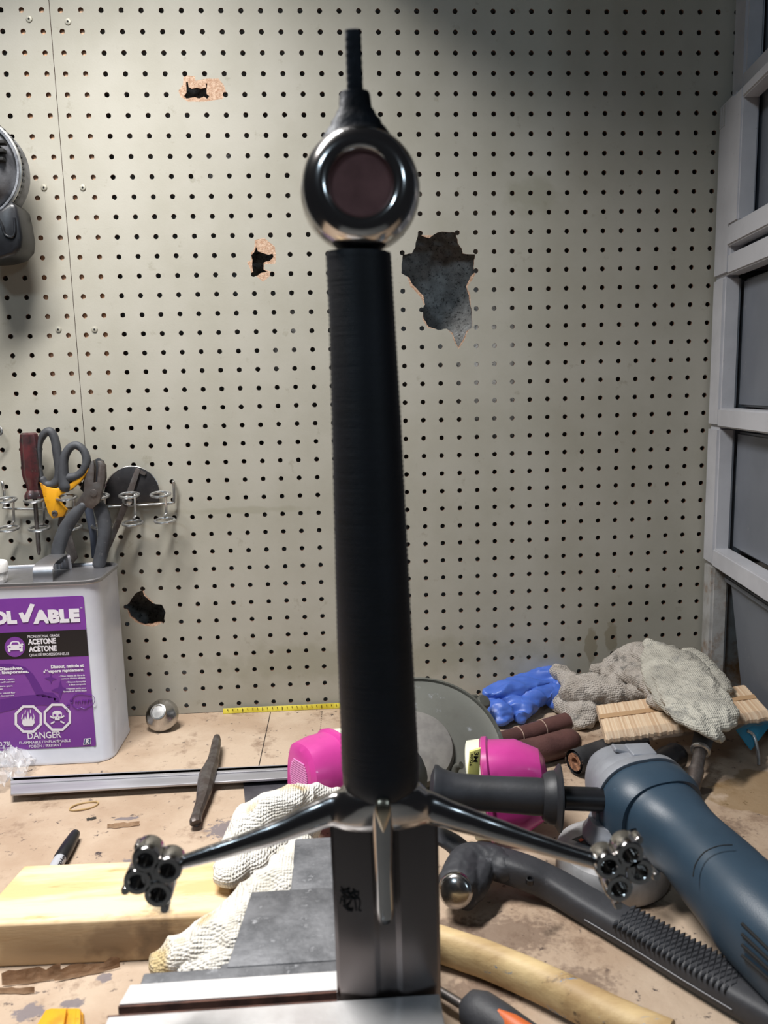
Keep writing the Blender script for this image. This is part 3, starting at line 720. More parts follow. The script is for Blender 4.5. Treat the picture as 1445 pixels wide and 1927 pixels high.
stube(bm, P, [.0085,.0070,.0058,.0054,.0052,.0052,.0056,.0058,.0056,.0062], n=14, ref=(0, 1, 0), round_ends=True); 
P = [W(x, y, Y-.002) for x, y in [(116,905),(124,893),(150,893),(150,905),(135,922),(112,924)]]; prism(bm, P, (0, .006, 0), .001)
add('loop_handle', bm, m_grey_grip, t)
bm = bmnew(); prism(bm, [W(x, y, Y-.0075) for x, y in [(74,908),(88,917),(106,920),(126,914),(147,898),(162,878),(167,872),(166,886),(152,906),(136,920),(110,934),(113,945),(125,960),(119,972),(98,976),(90,965),(82,938)]], (0, .008, 0), .0012); add('yellow_inlay', bm, m_yel, t)
bm = bmnew(); lathe(bm, W(103, 966, Y-.0075), (0, -1, 0), [(.0042, 0), (.004, .0012), (.0020, .0016), (.0018, .0006)], 20); add('pivot_screw', bm, m_tool, t)
bm = bmnew(); prism(bm, [W(x, y, Y+.004) for x, y in [(112,962),(126,975),(146,1050),(136,1062),(122,1035),(108,988)]], (0, .003, 0), .0005); add('blade', bm, m_tool, t)
# pliers
t = thing('pliers', W(175, 1045, -.045), 'steel pliers with dark grey dipped handles, jaws pointing up in the rack', 'pliers')
Y = -.060
bm = bmnew(); prism(bm, [W(x, y, Y-.004) for x, y in [(171,868),(176,866),(178,880),(176,908),(182,908),(184,880),(183,868),(190,868),(197,876),(198,900),(192,922),(187,945),(174,958),(160,955),(144,962),(141,950),(157,925),(158,905)]], (0, .009, 0), .0014); add('jaws', bm, m_tool, t)
bm = bmnew(); lathe(bm, W(176, 928, Y-.004), (0, -1, 0), [(.0050, 0), (.0046, .0012), (.0001, .0016)], 20); add('rivet', bm, m_tool, t)
bm = bmnew(); stube(bm, [W(x, y, Y) for x, y in [(156,951),(136,975),(121,1000),(111,1028),(107,1052)]], [(.006,.006),(.0085,.007),(.0090,.0075),(.0090,.0075),(.0085,.007)], n=16, ref=(0, 1, 0), round_ends=True); add('handle', bm, m_grey_grip, t)
bm = bmnew(); stube(bm, [W(x, y, Y+.010) for x, y in [(183,948),(191,962),(197,990),(195,1022),(186,1062)]], [(.007,.006),(.0095,.007),(.0092,.0075),(.0090,.0075),(.0085,.007)], n=16, ref=(0, 1, 0), round_ends=True); add('handle', bm, m_grey_grip, t)
t = thing('wire_cutter', W(185, 1040, -.026), 'dark cutters with orange edge mostly hidden behind the steel pliers', 'cutters')
Y = -.024
bm = bmnew(); P = [W(x, y, Y) for x, y in [(172,868),(184,862),(194,868),(198,888),(196,915),(186,935),(172,942),(150,920),(160,895)]]; prism(bm, P, (0, .006, 0), .001); add('head', bm, mat('black_oxide', '#26272b', .5, .2), t)
bm = bmnew(); prism(bm, [W(x, y, Y-.002) for x, y in [(193,888),(199,884),(199,900),(195,915),(190,918)]], (0, .004, 0), .0005); add('orange_edge', bm, mat('orange_plastic', '#c47a2a', .45), t)
bm = bmnew(); stube(bm, [W(x, y, Y-.003) for x, y in [(164,945),(170,975),(176,1010),(178,1050)]], [(.006,.004),(.0055,.004),(.005,.004),(.004,.003)], n=12, ref=(0, 1, 0)); add('handle', bm, mat('bluegrey_rubber', '#3c424f', .6), t)
# protractor
m_oxide = mat('black_steel_plate', '#2c2b2d', .42, .5, '#3b393a', 25, .4, .6, spots=('#6e6b69', 130, .68, .76))
t = thing('protractor', W(240, 945, -.012), 'black half round steel protractor with swinging arm behind the rack', 'protractor')
Y = -.010; cx, cy, R = 248, 930, 52
P = [(cx+R*math.cos(a), cy-R*math.sin(a)) for a in [math.pi*k/28 for k in range(29)]]+[(cx-R, 950), (cx+R, 944)]
bm = bmnew(); prism(bm, [W(x, y, Y) for x, y in P], (0, .0016, 0), .0002); pl = add('plate', bm, m_oxide, t)
bm = bmnew(); tube(bm, [W(cx+(R+.5)*math.cos(a), cy-(R+.5)*math.sin(a), Y) for a in [math.pi*k/28 for k in range(3, 27)]], .0006, n=6, ref=(0, 1, 0)); add('bright_rim', bm, m_wire, pl)
bm = bmnew(); prism(bm, [W(x, y, Y-.0030) for x, y in [(256,880),(264,884),(247,938),(211,1024),(206,1034),(202,1020),(234,936)]], (0, .0016, 0), .0002); add('arm', bm, m_tool, t)
bm = bmnew(); prism(bm, [W(x, y, Y-.0022) for x, y in [(258,881),(275,890),(272,895),(256,888)]], (0, .001, 0)); add('pointer', bm, m_tool, t)
bm = bmnew(); lathe(bm, W(240, 942, Y-.003), (0, -1, 0), [(.0068, 0), (.0068, .002), (.005, .0032), (.0001, .0036)], 24); add('lock_nut', bm, m_wire, t)
# single hook at the left edge of the frame
bm = bmnew(); stube(bm, [W(-6, 800, .004), W(-4, 800, -.006), W(2, 806, -.012), W(3, 815, -.014), W(-4, 822, -.014)], .0016, n=8, ref=(0, 1, 0))
tag(add('peg_hook', bm, m_wire), 'small silver hook in the pegboard at the left frame edge above the rack', 'hook')
# power tool at the left edge
m_cast = mat('grey_cast_metal', '#85868a', .45, .5, '#55565a', 30, .4, .6, bump=.3)
m_blackp = mat('black_plastic', '#0d0e11', .38, 0, '#16171b', 40, .4, .6, bump=.1)
t = thing('power_tool', W(-10, 430, -.05), 'grey and black power tool hanging half out of frame at the upper left', 'power tool')
c = W(-52, 320, -.055); R = S(95, c)
bm = bmnew(); lathe(bm, c, (0, -1, 0), [(R, -.02), (R, .008), (R*.97, .012), (R*.93, .012), (R*.90, .006), (R*.80, .016), (R*.55, .030), (R*.2, .036), (.0001, .036)], 64); hs = add('housing', bm, m_cast, t)
bm = bmnew(); ring(bm, c+V((0, -.009, 0)), (0, 1, 0), R*.985, .0022, 64, 8); add('bright_rim', bm, m_wire, hs)
bm = bmnew()
for k in range(-8, 12):
    a = math.radians(k*6.5); d = V((math.cos(a), 0, math.sin(a))); q = c+d*R*.995+V((0, -.005, 0))
    box(bm, (-.0022, -.003, -.0016), (.0022, .003, .0016), mtx=Matrix.Translation(q)@Matrix.Rotation(-a, 4, 'Y'))
add('rim_notches', bm, m_blackp, hs)
for k in range(3):
    bm = bmnew(); q = W(4-k*1, 268+k*16, -.080); box(bm, q-V((.010, .004, .0022)), q+V((.004, .006, .0022)), .0008); add('vent_slot', bm, m_dark, hs)
bm = bmnew()
prism(bm, [W(x, y, -.072) for x, y in [(-60,395),(0,392),(20,378),(30,388),(36,415),(41,445),(39,465),(26,480),(0,488),(-60,492)]], (0, .05, 0), .005); hd = add('handle', bm, m_blackp, t, angle=60)
bm = bmnew(); stube(bm, [W(x, y, -.073) for x, y in [(-4,408),(4,425),(10,442),(22,446),(28,436),(27,410)]], .0016, n=8, ref=(0, 1, 0)); add('grip_edge', bm, m_blackp, hd)

# ================================================================== PLASTIC STORAGE TOWER (right)
m_wp = mat('white_plastic', '#b9b9bd', .42, 0, '#aeaeb2', 12, .4, .6, spots=('#6d6a66', 90, .70, .78), bump=.05, bscale=500)
m_wpd = mat('grimy_white_plastic', '#a7a6a4', .55, 0, '#8f8c87', 25, .4, .6, spots=('#7a5c3c', 14, .58, .72), bump=.3)
m_bin = mat('smoky_plastic', '#6c7078', .28, 0, '#62666e', 8, .4, .6, spots=('#8f8f8e', 30, .66, .8))
TO = V((.8435, -.0015, 0)); TD = V((-.137, -.99, 0)).normalized(); TN = V((.99, -.137, 0)).normalized()
def T(u, v, z): return TO+TD*u+TN*v+V((0, 0, z))
def tbox(bm, u0, u1, v0, v1, z0, z1, bev=.001, taper=0):
    w = max(0, u1-u0); P = [(u0+taper, v0+taper), (u1-taper, v0+taper), (u1-taper, v1-taper), (u0+taper, v1-taper)]; Q = [(u0, v0), (u1, v0), (u1, v1), (u0, v1)]
    lo = [bm.verts.new(T(u, v, z0)) for u, v in P]; hi = [bm.verts.new(T(u, v, z1)) for u, v in Q]
    fs = [bm.faces.new(lo), bm.faces.new(list(reversed(hi)))]+[bm.faces.new((lo[(i+1) % 4], lo[i], hi[i], hi[(i+1) % 4])) for i in range(4)]
    bmesh.ops.recalc_face_normals(bm, faces=fs)
    if bev: bmesh.ops.bevel(bm, geom=list({e for f in fs for e in f.edges}), offset=bev, segments=2, affect='EDGES')
tower = thing('storage_tower', T(.2, .15, 0), 'white plastic shelf tower with smoky grey bins against the pegboard on the right', 'shelf')
zs = [.0006, W(1327, 1056, -.01).z, W(1332, 802, -.01).z, W(1336, 526, -.01).z, W(1362, 196, -.01).z, 1.10]
for k in range(5):
    z0, z1 = zs[k]+.0003, zs[k+1]-.0003; bm = bmnew(); v0 = .015 if k == 4 else (.002 if k == 0 else 0); up_ = .046 if k else .040
    if k == 3: up_ = .058
    tbox(bm, .002, up_, v0, v0+.024, z0, z1-(.0 if k != 3 else 0), .0035)
    if k: tbox(bm, up_-.004, .42, v0+(0 if k != 3 else .001), v0+.024, z0, z0+.026, .002)
    if k: tbox(bm, .40, .42, v0, v0+.024, z0, z1, .002)
    tbox(bm, .002, .012, v0+.01, .31, z0+.01, z1-.002, 0)
    add('frame_tier', bm, m_wpd if k == 0 else m_wp, tower, angle=50)
    if k == 3:
        bm = bmnew(); tbox(bm, .056, .40, -.002, .02, z0+.036, z0+.062, .002); tbox(bm, .056, .092, -.002, .02, z0+.062, z1-.006, .002); tbox(bm, .092, .40, -.002, .02, z1-.02, z1-.006, .002)
        fr_ = add('front_frame', bm, m_wp, tower)
        bm = bmnew()
        for q in range(3): tbox(bm, .006+q*.008, .010+q*.008, -.0008, .002, z1-.032, z1-.006, 0)
        add('ribbed_corner', bm, m_wpd, tower)
    bm = bmnew()
    if k == 0: tbox(bm, .055, .395, .022, .29, .004, z1-.02, .004, .018); tbox(bm, .048, .40, .016, .295, z1-.021, z1-.012, .002)
    else: tbox(bm, up_+.003, .395, v0+.025, .29, z0+.028, z1-(.006 if k != 3 else .01), .003)
    add('bin', bm, m_bin, tower)

# ================================================================== THINGS ON THE BENCH, BACK ROW
m_chrome = mat('chrome', '#cfcdca', .16, 1, '#b2afab', 30, .4, .6, rough2=.3)
p = B(305, 1346, .020); ax = V((-.12, -.75, .62)).normalized()
t = thing('domed_cap', B(308, 1362, 0), 'shiny domed metal cap with raised centre on the bench by the can', 'metal cap')
bm = bmnew(); R = S(31, p); lathe(bm, p, ax, [(R*.5, -.014), (R*.86, -.011), (R, -.002), (R*.98, .003), (R*.8, .008), (R*.5, .012), (R*.46, .014), (.0001, .014)], 48); add('dome', bm, m_chrome, t)
bm = bmnew(); lathe(bm, p+ax*.0135, ax, [(R*.47, 0), (R*.47, .004), (R*.40, .0045), (R*.36, .003), (.0001, .0032)], 36); add('button', bm, m_wire, t)
# yellow rule along the foot of the pegboard
m_rule = mat('yellow_rule', '#d8c84a', .4, 0, '#c4b034', 40, .45, .6)
t = thing('folding_rule', B(560, 1335, 0), 'thin yellow measuring rule lying along the foot of the pegboard', 'rule')
bm = bmnew(); a = B(419, 1341, .003); b = B(660, 1325, .003); a.y = -.0085; b.y = -.0085; a.z = b.z = .004
d = b-a; prism(bm, [a+V((0, 0, -.0035)), b+V((0, 0, -.0035)), b+V((0, .002, .0035)), a+V((0, .002, .0035))], (0, .0012, 0), .0002); st = add('rule_strip', bm, m_rule, t)
bm = bmnew()
for k in range(1, 26):
    q = a+d*(k/26); h = .0045 if k % 4 == 0 else .002
    box(bm, q+V((-.0003, -.0004, .0030-h)), q+V((.0003, .0012, .0030)))
add('scale_marks', bm, m_lblack, st, smooth=False)
# grey disc leaning at the back
m_guard = mat('grey_pressed_metal', '#666761', .42, .45, '#575751', 12, .4, .6, spots=('#8f9297', 40, .66, .76), rough2=.55)
t = thing('metal_disc', B(800, 1480, 0), 'large round grey metal disc with raised hub leaning behind the sword grip', 'disc')
c = B(797, 1412, .054); nv = V((.05, -.62, .80)).normalized(); R = .0945
bm = bmnew(); lathe(bm, c, nv, [(.0001, -.004), (R*.98, -.006), (R, -.003), (R, .003), (R*.97, .004), (R*.955, .001), (R*.80, -.001), (R*.5, .002), (.0001, .002)], 80); add('dish', bm, m_guard, t)
bm = bmnew(); X_, Y_, Z_ = axes(nv); c2 = c+X_*-.012+Y_*0
prof = [(.046, .0015), (.047, .004), (.044, .011), (.036, .014), (.0001, .0165)]
lathe(bm, c2, nv, prof, 56); add('hub', bm, mat('matt_grey_metal', '#7c7975', .6, .3, '#6e6b68', 60, .4, .6), t)
bm = bmnew(); q = B(908, 1322, .04); lathe(bm, q, (.3, -.5, .6), [(.009, -.006), (.0105, -.003), (.0105, .003), (.008, .006), (.0001, .0065)], 12); box(bm, q+V((-.022, 0, .002)), q+V((-.006, .006, .010)), .001); add('clamp_knob', bm, m_guard, t)
# blue nitrile glove
m_blue = mat('blue_nitrile', '#4a6cc0', .42, 0, '#4062b4', 20, .4, .6, sub=.15)
def lump(bm, pts, n=14, ref=(0, 0, 1), k=4, z=None):
    P = []; R_ = []
    for x, y, zz, r in pts:
        p = B(x, y, zz); P.append(p); r = r if isinstance(r, tuple) else (r, r); R_.append((S(r[0], p), S(r[1], p)))
    stube(bm, P, R_, k=k, n=n, ref=ref, round_ends=True)
bm = bmnew()
lump(bm, [(915,1310,.030,(10,9)), (950,1300,.034,(20,12)), (1000,1285,.034,(24,13)), (1042,1275,.036,(26,15)), (1060,1290,.030,(22,12))])
lump(bm, [(925,1330,.018,(14,14)), (945,1345,.016,(18,16)), (935,1352,.010,(14,10))])
lump(bm, [(985,1340,.014,(12,12)), (1000,1315,.022,(17,12)), (1030,1300,.024,(26,14)), (1050,1315,.018,(20,13))])
lump(bm, [(980,1350,.010,(10,8)), (975,1335,.016,(15,12)), (960,1320,.022,(22,12))])
o = add('disposable_glove', baked(bm, .0018, .0060, .020, 2, 3, .0012, .008, (.45, 1.2, 1.6)), m_blue, angle=60); tag(o, 'crumpled bright blue disposable glove lying in front of the pegboard', 'glove')
# brown leather covered grips
m_brown = mat('brown_leather', '#5a3b37', .5, 0, '#4a2f2c', 40, .4, .6, bump=.4, bscale=400, spots=('#7a5a50', 160, .68, .76))
m_cork = mat('raw_core', '#a87a5c', .9, 0, '#6b4936', 200, .4, .6, bump=1)
t = thing('sword_grip', B(1005, 1400, 0), 'upper thinner brown leather grip with seams beside the blue glove', 'grip', 'spare brown leather grips')
bm = bmnew(); P = [B(930,1398,.026), B(1000,1378,.026), B(1066,1358,.026)]; tube(bm, P, [S(17, q) for q in P], n=28); add('leather_cover', bm, m_brown, t)
bm = bmnew(); dn = (P[2]-P[0]).normalized()
m_seam = mat('seam_tan', '#a89080', .7)
for f in (.32, .64): bm = bmnew(); ring(bm, P[0].lerp(P[2], f), dn, S(17.3, P[1]), .0007, 32, 6); add('cord_seam', bm, m_seam, t)
bm = bmnew(); lathe(bm, P[2], dn, [(S(16, P[2]), -.0005), (S(16, P[2]), .0006), (S(5, P[2]), .0012), (S(4, P[2]), -.001)], 24); add('core', bm, m_cork, t)
t = thing('sword_grip', B(1020, 1440, 0), 'lower thicker plain brown leather grip lying nearest the pink filter', 'grip', 'spare brown leather grips')
bm = bmnew(); P = [B(950,1425,.0172), B(1020,1410,.0172), B(1070,1396,.0172)]; tube(bm, P, [(S(24, q), .0166) for q in P], n=28, round_ends=True); add('leather_cover', bm, m_brown, t)
bm = bmnew()
for k in range(24):
    q = P[0].lerp(P[2], .05+k/26)+V((0, -.0120, -.0118)); box(bm, q-V((.0009, .0006, .0005)), q+V((.0009, .0006, .0008)))
add('stitching', bm, mat('dark_stitch', '#2c1d1b', .7), t)
# black grip with torn wooden end
t = thing('sword_grip', B(1110, 1450, 0), 'black leather grip with torn open tan core under the craft sticks', 'grip')
bm = bmnew(); P = [B(1080,1434,.0175), B(1140,1415,.0175), B(1205,1393,.0175)]; tube(bm, P, [S(23, P[0]), S(24, P[1]), S(23, P[2])], n=28, cap=False); dn = (P[0]-P[2]).normalized()
tube(bm, P, [S(18, P[0]), S(18, P[1]), S(18, P[2])], n=28, cap=False); add('leather_cover', bm, mat('worn_black_leather', '#232325', .55, 0, '#343436', 40, .4, .6, bump=.4), t)
bm = bmnew(); lathe(bm, P[0], dn, [(S(22, P[0]), -.002), (S(25, P[0]), .001), (S(23, P[0]), .003), (S(17, P[0]), .003), (S(15, P[0]), -.002), (S(15, P[0]), -.010)], 28, cap=False); add('torn_rim', baked(bm, .0012, .0012, .006, 1, 9), mat('scuffed_leather', '#4e4038', .8, 0, '#2e2622', 200, .4, .6, bump=1), t)
bm = bmnew(); lathe(bm, P[0], dn, [(S(17, P[0]), -.012), (S(17, P[0]), -.0005), (S(8, P[0]), -.001), (S(6, P[0]), -.008), (.0001, -.008)], 24)
add('core', bm, m_cork, t)
bm = bmnew(); q = B(1116, 1428, .030); lathe(bm, q, (.4, -.6, .5), [(.0028, -.003), (.0028, .003), (.0015, .0035), (.0012, .001)], 14); add('pin', bm, m_wire, t)

# craft sticks
m_stick = [mat('birch_stick', c_, .65, 0, d_, 160, .4, .6, stretch=(1, .06, 1)) for c_, d_ in (('#d8bfa2', '#c9ab8b'), ('#cdb092', '#bf9f7f'), ('#e0cbb0', '#d2b797'))]
pack = thing('craft_stick_pack', B(1270, 1370, .04), 'long pack of pale wooden craft sticks held by a tan band under the grey gloves', 'sticks')
A0, A1 = B(1122, 1324, .052), B(1398, 1286, .060)        # back edge
F0, F1 = B(1140, 1388, .045), B(1452, 1345, .053)        # front edge
up = (F1-F0).cross(A0-F0).normalized(); up = up if up.z > 0 else -up
proto = {}
for k in range(96):
    t_ = (k+.5)/96; a = A0.lerp(A1, t_); f = F0.lerp(F1, t_); d = (f-a); L_ = d.length; d.normalize(); sd = d.cross(up).normalized(); wd_ = (A1-A0).length/96*.47
    key = random.choice((0, 1, 2, 2, 0))
    if key not in proto:
        bm = bmnew(); ts = [0, .03, .08, .5, .92, .97, 1]
        rings = []
        for s_ in ts:
            hgt = .0052*(1 if .05 < s_ < .95 else (.75 if .01 < s_ < .99 else .4))
            rings.append([V((s_, sx*1, sz*hgt)) for sx, sz in ((-1, -1), (1, -1), (1, 1), (-1, 1))])
        loft(bm, rings); bmesh.ops.recalc_face_normals(bm, faces=bm.faces); me = bpy.data.meshes.new('stick'); bm.to_mesh(me); bm.free(); me.materials.append(m_stick[key]); proto[key] = me
    o = bpy.data.objects.new('stick', proto[key]); SC.collection.objects.link(o); o.parent = pack
    Mx = Matrix((d*(L_+random.uniform(-.0015, .0015)), sd*wd_, up)).transposed().to_4x4(); Mx.translation = a-up*.0052+up*random.uniform(-.0004, .0004)-pack.location
    o.matrix_local = Mx
bm = bmnew(); q0 = A0.lerp(F0, .42)-(A1-A0).normalized()*.001; q1 = A1.lerp(F1, .45); w_ = (F0-A0).normalized()*.0052
vs = [q0-w_, q1-w_, q1+w_, q0+w_]; prism(bm, [v+up*.0004 for v in vs], up*.0006); add('band', bm, mat('tan_band', '#b2906c', .6), pack)
m_film = mat('clear_film', '#e8ecf0', .12, 0, trans=.9, alpha=.35, spec=.6)
bm = bmnew()
rows = []
for i in range(26):
    t_ = i/25; f = F0.lerp(F1, t_); d = (F0-A0).normalized(); row = []
    for j, (dd, hh) in enumerate(((-.012, .0012), (.0012, .0016), (.0042, -.003), (.0050, -.009), (.001, -.0120))):
        row.append(f+d*(dd+random.uniform(-.0008, .0008))+up*(hh+random.uniform(-.0004, .0006)))
    rows.append(row)
vs = [[bm.verts.new(q) for q in r] for r in rows]
for a, b in zip(vs, vs[1:]):
    for j in range(4): bm.faces.new((a[j], a[j+1], b[j+1], b[j]))
add('plastic_wrap', bm, m_film, pack)

# ================================================================== GLOVES
m_gl_g = knit(mat('grey_knit', '#b9b1a8', .95, 0, '#a0978d', 30, .4, .62, spots=('#62605c', 45, .60, .74)), 430, 1.0, .0022)
m_gl_y = knit(mat('soiled_knit', '#c3bfb2', .95, 0, '#a8a499', 18, .42, .6, spots=('#6c6c6c', 30, .62, .78)), 400, 1.0, .0020)
m_gl_w = knit(mat('white_knit', '#e2ded6', .95, 0, '#cdc7ba', 25, .45, .62, spots2=('#6b6256', 50, .70, .80)), 420, 1.0, .0022)
_gb = B(450, 1700, 0)
stain_and_shade(m_gl_w, [(q.x-_gb.x, q.y-_gb.y, q.z-_gb.z, r, r, r) for q, r in ((B(545,1500,.075), .020), (B(475,1530,.075), .012), (B(300,1815,.045), .022), (B(400,1740,.06), .016))], '#b89a4c', .75, 60, .5)
def glove(name, specs, m, label, seed, base, disp=.0034, extra=None):
    bm = bmnew()
    for s_ in specs: lump(bm, s_, k=5)
    t = add(name, baked(bm, .0019, disp, .020, 2, seed, .0007, .006), m, base=base, angle=180)
    return tag(t, label, 'glove', 'knit work gloves')
# grey glove lying on its side behind the brown grips
glove('work_glove', [
    [(1048,1262,.050,(15,10)), (1068,1275,.046,(17,12)), (1082,1296,.042,(20,14))],
    [(1075,1300,.038,(24,22)), (1110,1298,.040,(30,28)), (1150,1300,.042,(28,26)), (1185,1306,.040,(26,24))],
    [(1178,1300,.046,(12,20)), (1190,1310,.036,(14,20)), (1180,1318,.026,(11,10))],
    [(1055,1320,.012,(22,18)), (1075,1328,.016,(26,18)), (1100,1345,.013,(24,16)), (1085,1362,.008,(22,10))],
    [(1120,1330,.016,(26,20)), (1095,1340,.016,(26,20))]], m_gl_g, 'grey knit work glove with curled fingertip beside the blue glove', 2, B(1110, 1350, 0))
# middle glove folded up against the pegboard
glove('work_glove', [
    [(1145,1255,.062,(14,12)), (1165,1240,.072,(20,14)), (1200,1228,.084,(26,16)), (1225,1240,.084,(26,16))],
    [(1170,1262,.064,(24,18)), (1215,1275,.068,(34,18)), (1245,1300,.064,(32,16)), (1240,1322,.062,(20,10))],
    [(1190,1250,.070,(30,20)), (1225,1290,.058,(36,22)), (1200,1300,.050,(28,20))],
    [(1118,1264,.058,(10,8)), (1130,1256,.060,(10,8)), (1145,1268,.056,(14,12)), (1165,1285,.052,(22,18))],
    [(1180,1310,.022,(40,24)), (1230,1300,.030,(50,30)), (1280,1290,.020,(50,24))]], m_gl_g, 'beige grey knit glove bunched up in the middle of the right hand pile', 5, B(1200, 1330, 0))
# long pale glove laid over the craft sticks
glove('work_glove', [
    [(1218,1212,.104,(9,8)), (1240,1232,.098,(24,10)), (1262,1270,.090,(34,11)), (1280,1310,.080,(36,10)), (1300,1345,.074,(38,9)), (1335,1368,.066,(34,8)), (1352,1388,.054,(24,7))],
    [(1232,1218,.102,(14,9)), (1280,1240,.098,(30,11)), (1310,1280,.090,(38,11)), (1335,1320,.080,(42,10)), (1352,1348,.072,(40,9)), (1362,1366,.064,(30,8))],
    [(1225,1240,.092,(18,14)), (1240,1280,.082,(26,12)), (1262,1320,.072,(28,10)), (1272,1338,.066,(20,7))],
    [(1300,1240,.080,(26,20)), (1340,1275,.070,(24,16)), (1362,1298,.066,(14,8))]], m_gl_y, 'long pale stained knit glove draped over the craft sticks', 8, B(1300, 1340, 0), .0030)

# ================================================================== MIDDLE OF THE BENCH
# steel straightedge
m_rule_s = mat('brushed_steel', '#bdbcc0', .42, .55, '#a3a2a6', 30, .4, .6, stretch=(.1, 1, 1), rough2=.4)
t = thing('steel_straightedge', B(280, 1475, 0), 'long bright steel straightedge lying across the left of the bench', 'straightedge')
bm = bmnew(); z = .0115
a0, a1 = B(20, 1462, z), B(548, 1438, z); b0, b1 = B(20, 1494, z), B(456, 1466, z)
a1.y = a0.y+(a1.y-a0.y); w0 = b0-a0
prism(bm, [a0, a1, a1+(b0-a0)*.80, b0], (0, 0, -.003), .0006); add('bar', bm, m_rule_s, t)
bm = bmnew(); prism(bm, [a0+w0*.30+V((0, 0, .0002)), a1+w0*.26+V((0, 0, .0002)), a1+w0*.38+V((0, 0, .0002)), a0+w0*.46+V((0, 0, .0002))], (0, 0, .0012), .0003); add('ridge', bm, m_rule_s, t)
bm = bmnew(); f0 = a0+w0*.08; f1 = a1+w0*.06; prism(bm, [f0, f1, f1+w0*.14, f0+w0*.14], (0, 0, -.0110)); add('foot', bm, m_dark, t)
t = thing('steel_plate', B(560, 1480, 0), 'dark grey flat steel plate partly under the yellowed glove and pink filter', 'plate')
bm = bmnew(); z = .0035; prism(bm, [B(457,1466,z), B(462,1520,z), B(640,1520,z), B(640,1440,z), B(556,1440,z)], (0, 0, -.0030), .0004); add('plate_sheet', bm, mat('blued_steel', '#6c6a70', .4, .7, '#5b585e', 40, .4, .6), t)
# punch
t = thing('punch', B(385, 1480, 0), 'spindle shaped steel punch resting across the straightedge', 'punch')
bm = bmnew(); z = .0165; P = [(408,1387,6), (407,1400,9), (402,1425,10), (398,1440,13), (392,1455,16), (388,1470,16), (384,1490,14), (379,1510,11), (372,1530,10), (368,1545,11.5), (368,1549,11)]
pts = []; rad = []
for i, (x, y, h) in enumerate(P):
    q = B(x, y, z-.0085*(i/10)); pts.append(q); rad.append(S(h, q))
tube(bm, smooth_path(pts, 3), lerp_list(rad, 3), n=10); add('body', bm, m_tool, t, angle=30)
# rubber band
bm = bmnew(); c = B(158, 1517, .0012); P = [c+V((.0145*math.cos(a)*(1+.08*math.sin(2*a)), .0085*math.sin(a)+.003*math.cos(a), .0004*math.sin(3*a))) for a in [2*math.pi*k/30 for k in range(31)]]
tube(bm, P, [(.0008, .0011)]*31, n=8); tag(add('rubber_band', bm, mat('tan_rubber', '#b59a6e', .6)), 'small tan rubber band lying on the bench above the marker', 'rubber band')
# marker
t = thing('marker_pen', B(112, 1625, 0), 'black capped grey marker pen lying behind the wood block', 'marker')
a, b = B(70, 1690, .0075), B(143, 1567, .0075); d = (b-a).normalized(); L_ = (b-a).length
bm = bmnew(); tube(bm, [a, a+d*L_*.56], .0062, n=28); bd = add('barrel', bm, mat('grey_barrel', '#a9abb0', .35), t)
bm = bmnew(); tube(bm, [a+d*L_*.555, a+d*L_*.57, a+d*L_*.75, a+d*L_*.93, a+d*L_*.985, a+d*L_], [.0066, .0071, .0068, .0056, .0048, .0030], n=28); add('cap', bm, m_blackp, t)
bm = bmnew(); sd = V((d.y, -d.x, 0)).normalized(); upv = (V((0, 0, 1))*.80+sd*.6).normalized()
q = a+d*L_*.22+upv*.00635; w_ = d.cross(upv); w_ = w_ if w_.dot(sd) > 0 else -w_
bm2 = bmnew(); text_into(bm2, 'Sharpie', q+w_*.0026, d, -w_, .036, .0036, .02, .2); text_into(bm2, 'PERMANENT MARKER', q+w_*.0044, d, -w_, .026, .0010, .01)
add('pen_lettering', bm2, m_lblack, bd, smooth=False); bm.free()
# clear plastic bag
m_bag = mat('clear_bag', '#eef0f4', .22, 0, trans=.3, alpha=.42, spec=.7)
bm = bmnew(); n = 34; rows = []
c0_ = B(0, 1465, .0)
for i in range(n):
    row = []
    for j in range(n):
        u, v = i/(n-1)*2-1, j/(n-1)*2-1; r_ = max(0, 1-(u*u+v*v)*.55)
        q = V((u*6.1, v*6.1, 1.7)); h = .036*r_*(.55+.9*abs(noise.noise(q*.55)))+.007*noise.noise(q*1.9)+.002
        row.append(c0_+V((u*.040-.004+.006*noise.noise(q), v*.038+.006*noise.noise(q+V((9, 3, 1))), max(.0012, h))))
    rows.append(row)
vs = [[bm.verts.new(q) for q in r] for r in rows]
for i in range(n-1):
    for j in range(n-1):
        u, v = i/(n-1)*2-1, j/(n-1)*2-1
        if u*u+v*v < 1.25+.3*noise.noise(V((u*3, v*3, 5))): bm.faces.new((vs[i][j], vs[i+1][j], vs[i+1][j+1], vs[i][j+1]))
bmesh.ops.delete(bm, geom=[v for v in bm.verts if not v.link_faces], context='VERTS')
tag(add('plastic_bag', bm, m_bag, angle=14), 'crumpled clear plastic bag at the left edge in front of the solvent can', 'bag')
